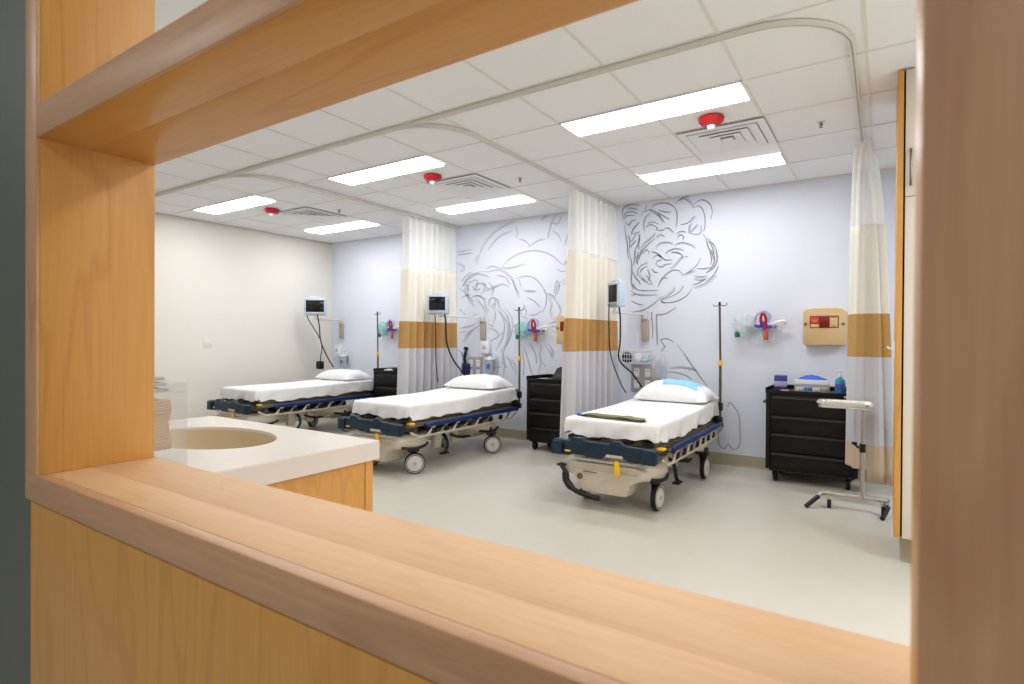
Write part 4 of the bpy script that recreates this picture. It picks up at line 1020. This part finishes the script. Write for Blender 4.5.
lump('gauze_pack', 'small white pack beside the navy cuff in the wire basket', 'pack', (-2.235, 5.87, 1.009), .04, .045, .05, M_WHITE, 5)
lump('supply_pack', 'pale teal pack at the end of the wire basket', 'pack', (-2.155, 5.87, 1.009), .03, .045, .04, mat('pale_teal', (170, 206, 206), .6), 6)
# hanging clear bag with coloured bits (right bay)
hb = thing('supply_bag', 'clear plastic bag with red and blue pieces hanging behind the right pillow', 'bag', (-2.01, YB-.03, .80))
m = MB(); rows = []
for j in range(12):
    t_ = j/11; w_ = .085*(1-.35*t_**3)*(.6+.4*min(1, 4*t_)); d_ = .035*math.sin(PI*min(1, .15+t_*.85))+.004
    rows.append([(w_*math.copysign(abs(math.cos(a_))**.6, math.cos(a_))*(1+.05*math.sin(5*a_+j)), -.05+d_*math.sin(a_), .27*t_) for a_ in [2*PI*q/20 for q in range(20)]])
V = m.grid(rows, closed=True); m.bm.faces.new(V[0]); m.bm.faces.new(V[-1]); m.build('film', M_CLEAR, hb, smooth=70)
MB().tube([(-.03, -.03, .03), (-.05, -.04, .12), (-.02, -.045, .2), (.02, -.04, .22)], .011, smooth=4).build('red_piece', mat('pinkish_red', (206, 80, 96), .5), hb)
MB().box(.015, .055, -.065, -.035, .10, .19, .008).build('blue_piece', M_CUFFB, hb)
MB().box(-.02, .02, -.06, -.035, .03, .06, .008).build('green_piece', MATS['green_plastic'], hb)
MB().tube([(0, -.05, .268), (0, -.02, .29), (0, .028, .295)], .004).build('hanger', M_WHITE, hb)
# navy handset on the middle bay wall
nv = thing('wall_handset', 'black handset with coiled cord in a navy cradle on the flower wall', 'handset', (-4.64, YB-.001, .78))
MB().box(-.055, .055, -.07, 0, 0, .15, .012).build('cradle', M_NAVY, nv)
m = MB().tube([(-.01, -.05, .15), (-.015, -.06, .22), (.005, -.06, .30), (.0, -.04, .34)], .02, smooth=4, seg=10); m.lathe([(0, 0), (.03, .004), (.034, .02), (.02, .04), (0, .042)], (0, -.05, .33), 16); m.build('handset', M_BLACK, nv)
m = MB(); pts = []
for k in range(90):
    a_ = k*.75; pts.append((-.075+.014*math.cos(a_)+.02*math.sin(k*.07), -.04+.014*math.sin(a_), .30-.0042*k+.0))
m.tube(pts, .003, seg=5); m.build('coiled_cord', M_BLACK, nv)
m = MB().tube([(.03, -.05, .15), (.045, -.05, .22), (.04, -.05, .28), (.0, -.05, .32)], .012, smooth=4); m.build('clear_tube', M_CLEAR, nv)

# light switch
ls = thing('light_switch', 'cream double light switch on the plain left wall', 'switch', (XL+.0004, 3.97, 1.12))
MB().box(0, .006, -.058, .058, 0, .115, .002).build('plate', mat('cream_switch', (232, 229, 220), .4), ls)
for s_ in (-1, 1): MB().box(.005, .011, s_*.025-.012, s_*.025+.012, .028, .088, .002).build('rocker', M_WHITE, ls)
# cord beside the right bed
cd = MB().tube([(-1.285, 5.80, .60), (-1.28, 5.84, .64), (-1.26, 5.88, .62), (-1.205, 5.9, .52), (-1.19, 5.905, .36), (-1.195, 5.905, .22), (-1.25, 5.9, .17), (-1.30, 5.9, .215), (-1.335, 5.9, .17), (-1.385, 5.9, .20), (-1.39, 5.9, .30), (-1.35, 5.93, .40)], .003, smooth=8, seg=6).build('power_cord', M_BLACK)
tag(cd, 'thin black cord looping down the wall from the pole of the right bed', 'cord')

# ------------------------------------------------------------------ instrument stand (right)
ms = thing('instrument_stand', 'wheeled steel tray stand in front of the curtain at the right', 'stand', (-.13, 4.88, 0))
m = MB()
def trayrow(f, z): return [(x_*f-.11, y_*f-.06, z) for x_, y_ in [(a_, b_) for a_, b_ in rrect_c(.36, .30, .05)]]
def rrect_c(w_, l_, r_):
    pts = []
    for cx, cy, a0 in [(w_/2-r_, -l_/2+r_, -PI/2), (w_/2-r_, l_/2-r_, 0), (-w_/2+r_, l_/2-r_, PI/2), (-w_/2+r_, -l_/2+r_, PI)]:
        for j in range(7): pts.append((cx+r_*math.cos(a0+PI/2*j/6), cy+r_*math.sin(a0+PI/2*j/6)))
    return pts
rows = [trayrow(.02, .79), trayrow(.9, .79), trayrow(.94, .797), trayrow(.95, .808), trayrow(1.0, .81), trayrow(1.0, .806), trayrow(.965, .803), trayrow(.955, .792), trayrow(.91, .784), trayrow(.02, .784)]
V = m.grid(rows, closed=True); m.build('tray', mat('bright_steel', (228, 226, 224), .25, metal=.8), ms, smooth=40)
m = MB().tube([(0, .0, .775), (-.02, -.01, .776), (-.26, -.06, .776)], .009, seg=8); m.tube([(.05, -.19, .777), (-.25, -.19, .777), (-.27, -.17, .777), (-.27, .05, .777), (-.25, .07, .777), (.05, .07, .777)], .006, seg=8); m.tube([(.05, -.19, .777), (.05, .07, .777)], .006)
m.build('tray_frame', M_CHROME, ms)
m = MB().cyl((0, 0, .10), (0, 0, .48), .0135); m.cyl((0, 0, .48), (0, 0, .775), .0095); m.build('pole', M_CHROME, ms)
m = MB().cyl((0, 0, .44), (0, 0, .50), .02); m.tube([(0, -.01, .47), (-.03, -.03, .48), (-.05, -.04, .50)], .008); m.lathe([(0, 0), (.018, .004), (.018, .02), (0, .024)], (-.05, -.04, .495), 12); m.build('height_knob', M_BLACK, ms)
m = MB().tube([(-.235, .0, .105), (.0, .01, .105), (.17, .0, .105)], .016, seg=10)
m.tube([(-.235, .0, .105), (-.26, -.01, .10), (-.29, -.04, .075)], .015, seg=10, smooth=3); m.tube([(.17, .0, .105), (.17, -.02, .10), (.16, -.06, .075)], .015, seg=10, smooth=3)
m.build('base', M_CHROME, ms)
for p_ in ([(-.28, -.035, .08), (-.32, -.08, .045), (-.355, -.125, .014)], [(.162, -.05, .08), (.145, -.10, .045), (.125, -.16, .014)]):
    MB().tube(p_, .017, seg=10, flat=.9).build('leg', M_BLACK, ms)
for x_, y_ in ((-.21, -.02), (.13, -.01)):
    c_ = MB().lathe([(0, -.012), (.03, -.012), (.033, -.006), (.033, .006), (.03, .012), (0, .012)], (x_, y_, .0335), 18, 'X').build('caster', M_RUBBER, ms)
    MB().box(x_-.018, x_+.018, y_-.012, y_+.012, .062, .095, .005).build('fork', M_CHROME, c_)

# ------------------------------------------------------------------ light: unseen area lamps, in the camera-side room and inside the patient room
def area(loc, sx, sy, power, col=(.965, .985, 1.)):
    l = bpy.data.lights.new('unseen_lamp', 'AREA'); l.shape = 'RECTANGLE'; l.size = sx; l.size_y = sy; l.energy = power; l.color = col
    o_ = bpy.data.objects.new('unseen_lamp', l); COL.objects.link(o_); o_.location = loc
    return o_
for x_ in (-3.5, -1.2, 1.2): area((x_, -1.2, ZC-.02), 1.2, .3, 9.5, (.93, .96, 1.))
for x_, y_ in ((1.9, 2.0), (1.9, 4.2)): area((x_, y_, ZC-.02), 1.2, .3, 30)  # unseen lamps in the right part of the patient room, not the corridor
for x_ in (-5.2, -2.8, -.4): area((x_, 1.75, ZC-.02), 1.2, .3, 5)  # unseen lamps added inside the patient room to brighten sill and counter
W_ = bpy.data.worlds.new('world'); S.world = W_; W_.use_nodes = True
W_.node_tree.nodes['Background'].inputs[0].default_value = (.8, .85, .9, 1); W_.node_tree.nodes['Background'].inputs[1].default_value = .3

# ------------------------------------------------------------------ camera
cam = bpy.data.cameras.new('camera'); co = bpy.data.objects.new('camera', cam); COL.objects.link(co)
cam.sensor_width = 36; cam.lens = F_*36/1024; cam.clip_start = .02
mx = Matrix((RV, UV, -fwv)).transposed().to_4x4(); mx.translation = Vector((0, 0, HC)); co.matrix_world = mx
cam.dof.use_dof = True; cam.dof.focus_distance = 4.6; cam.dof.aperture_fstop = 5.6
S.camera = co
S.view_settings.view_transform = 'Standard'; S.view_settings.look = 'None'; S.view_settings.gamma = 1; S.view_settings.use_curve_mapping = False
S.view_settings.exposure = 1.05
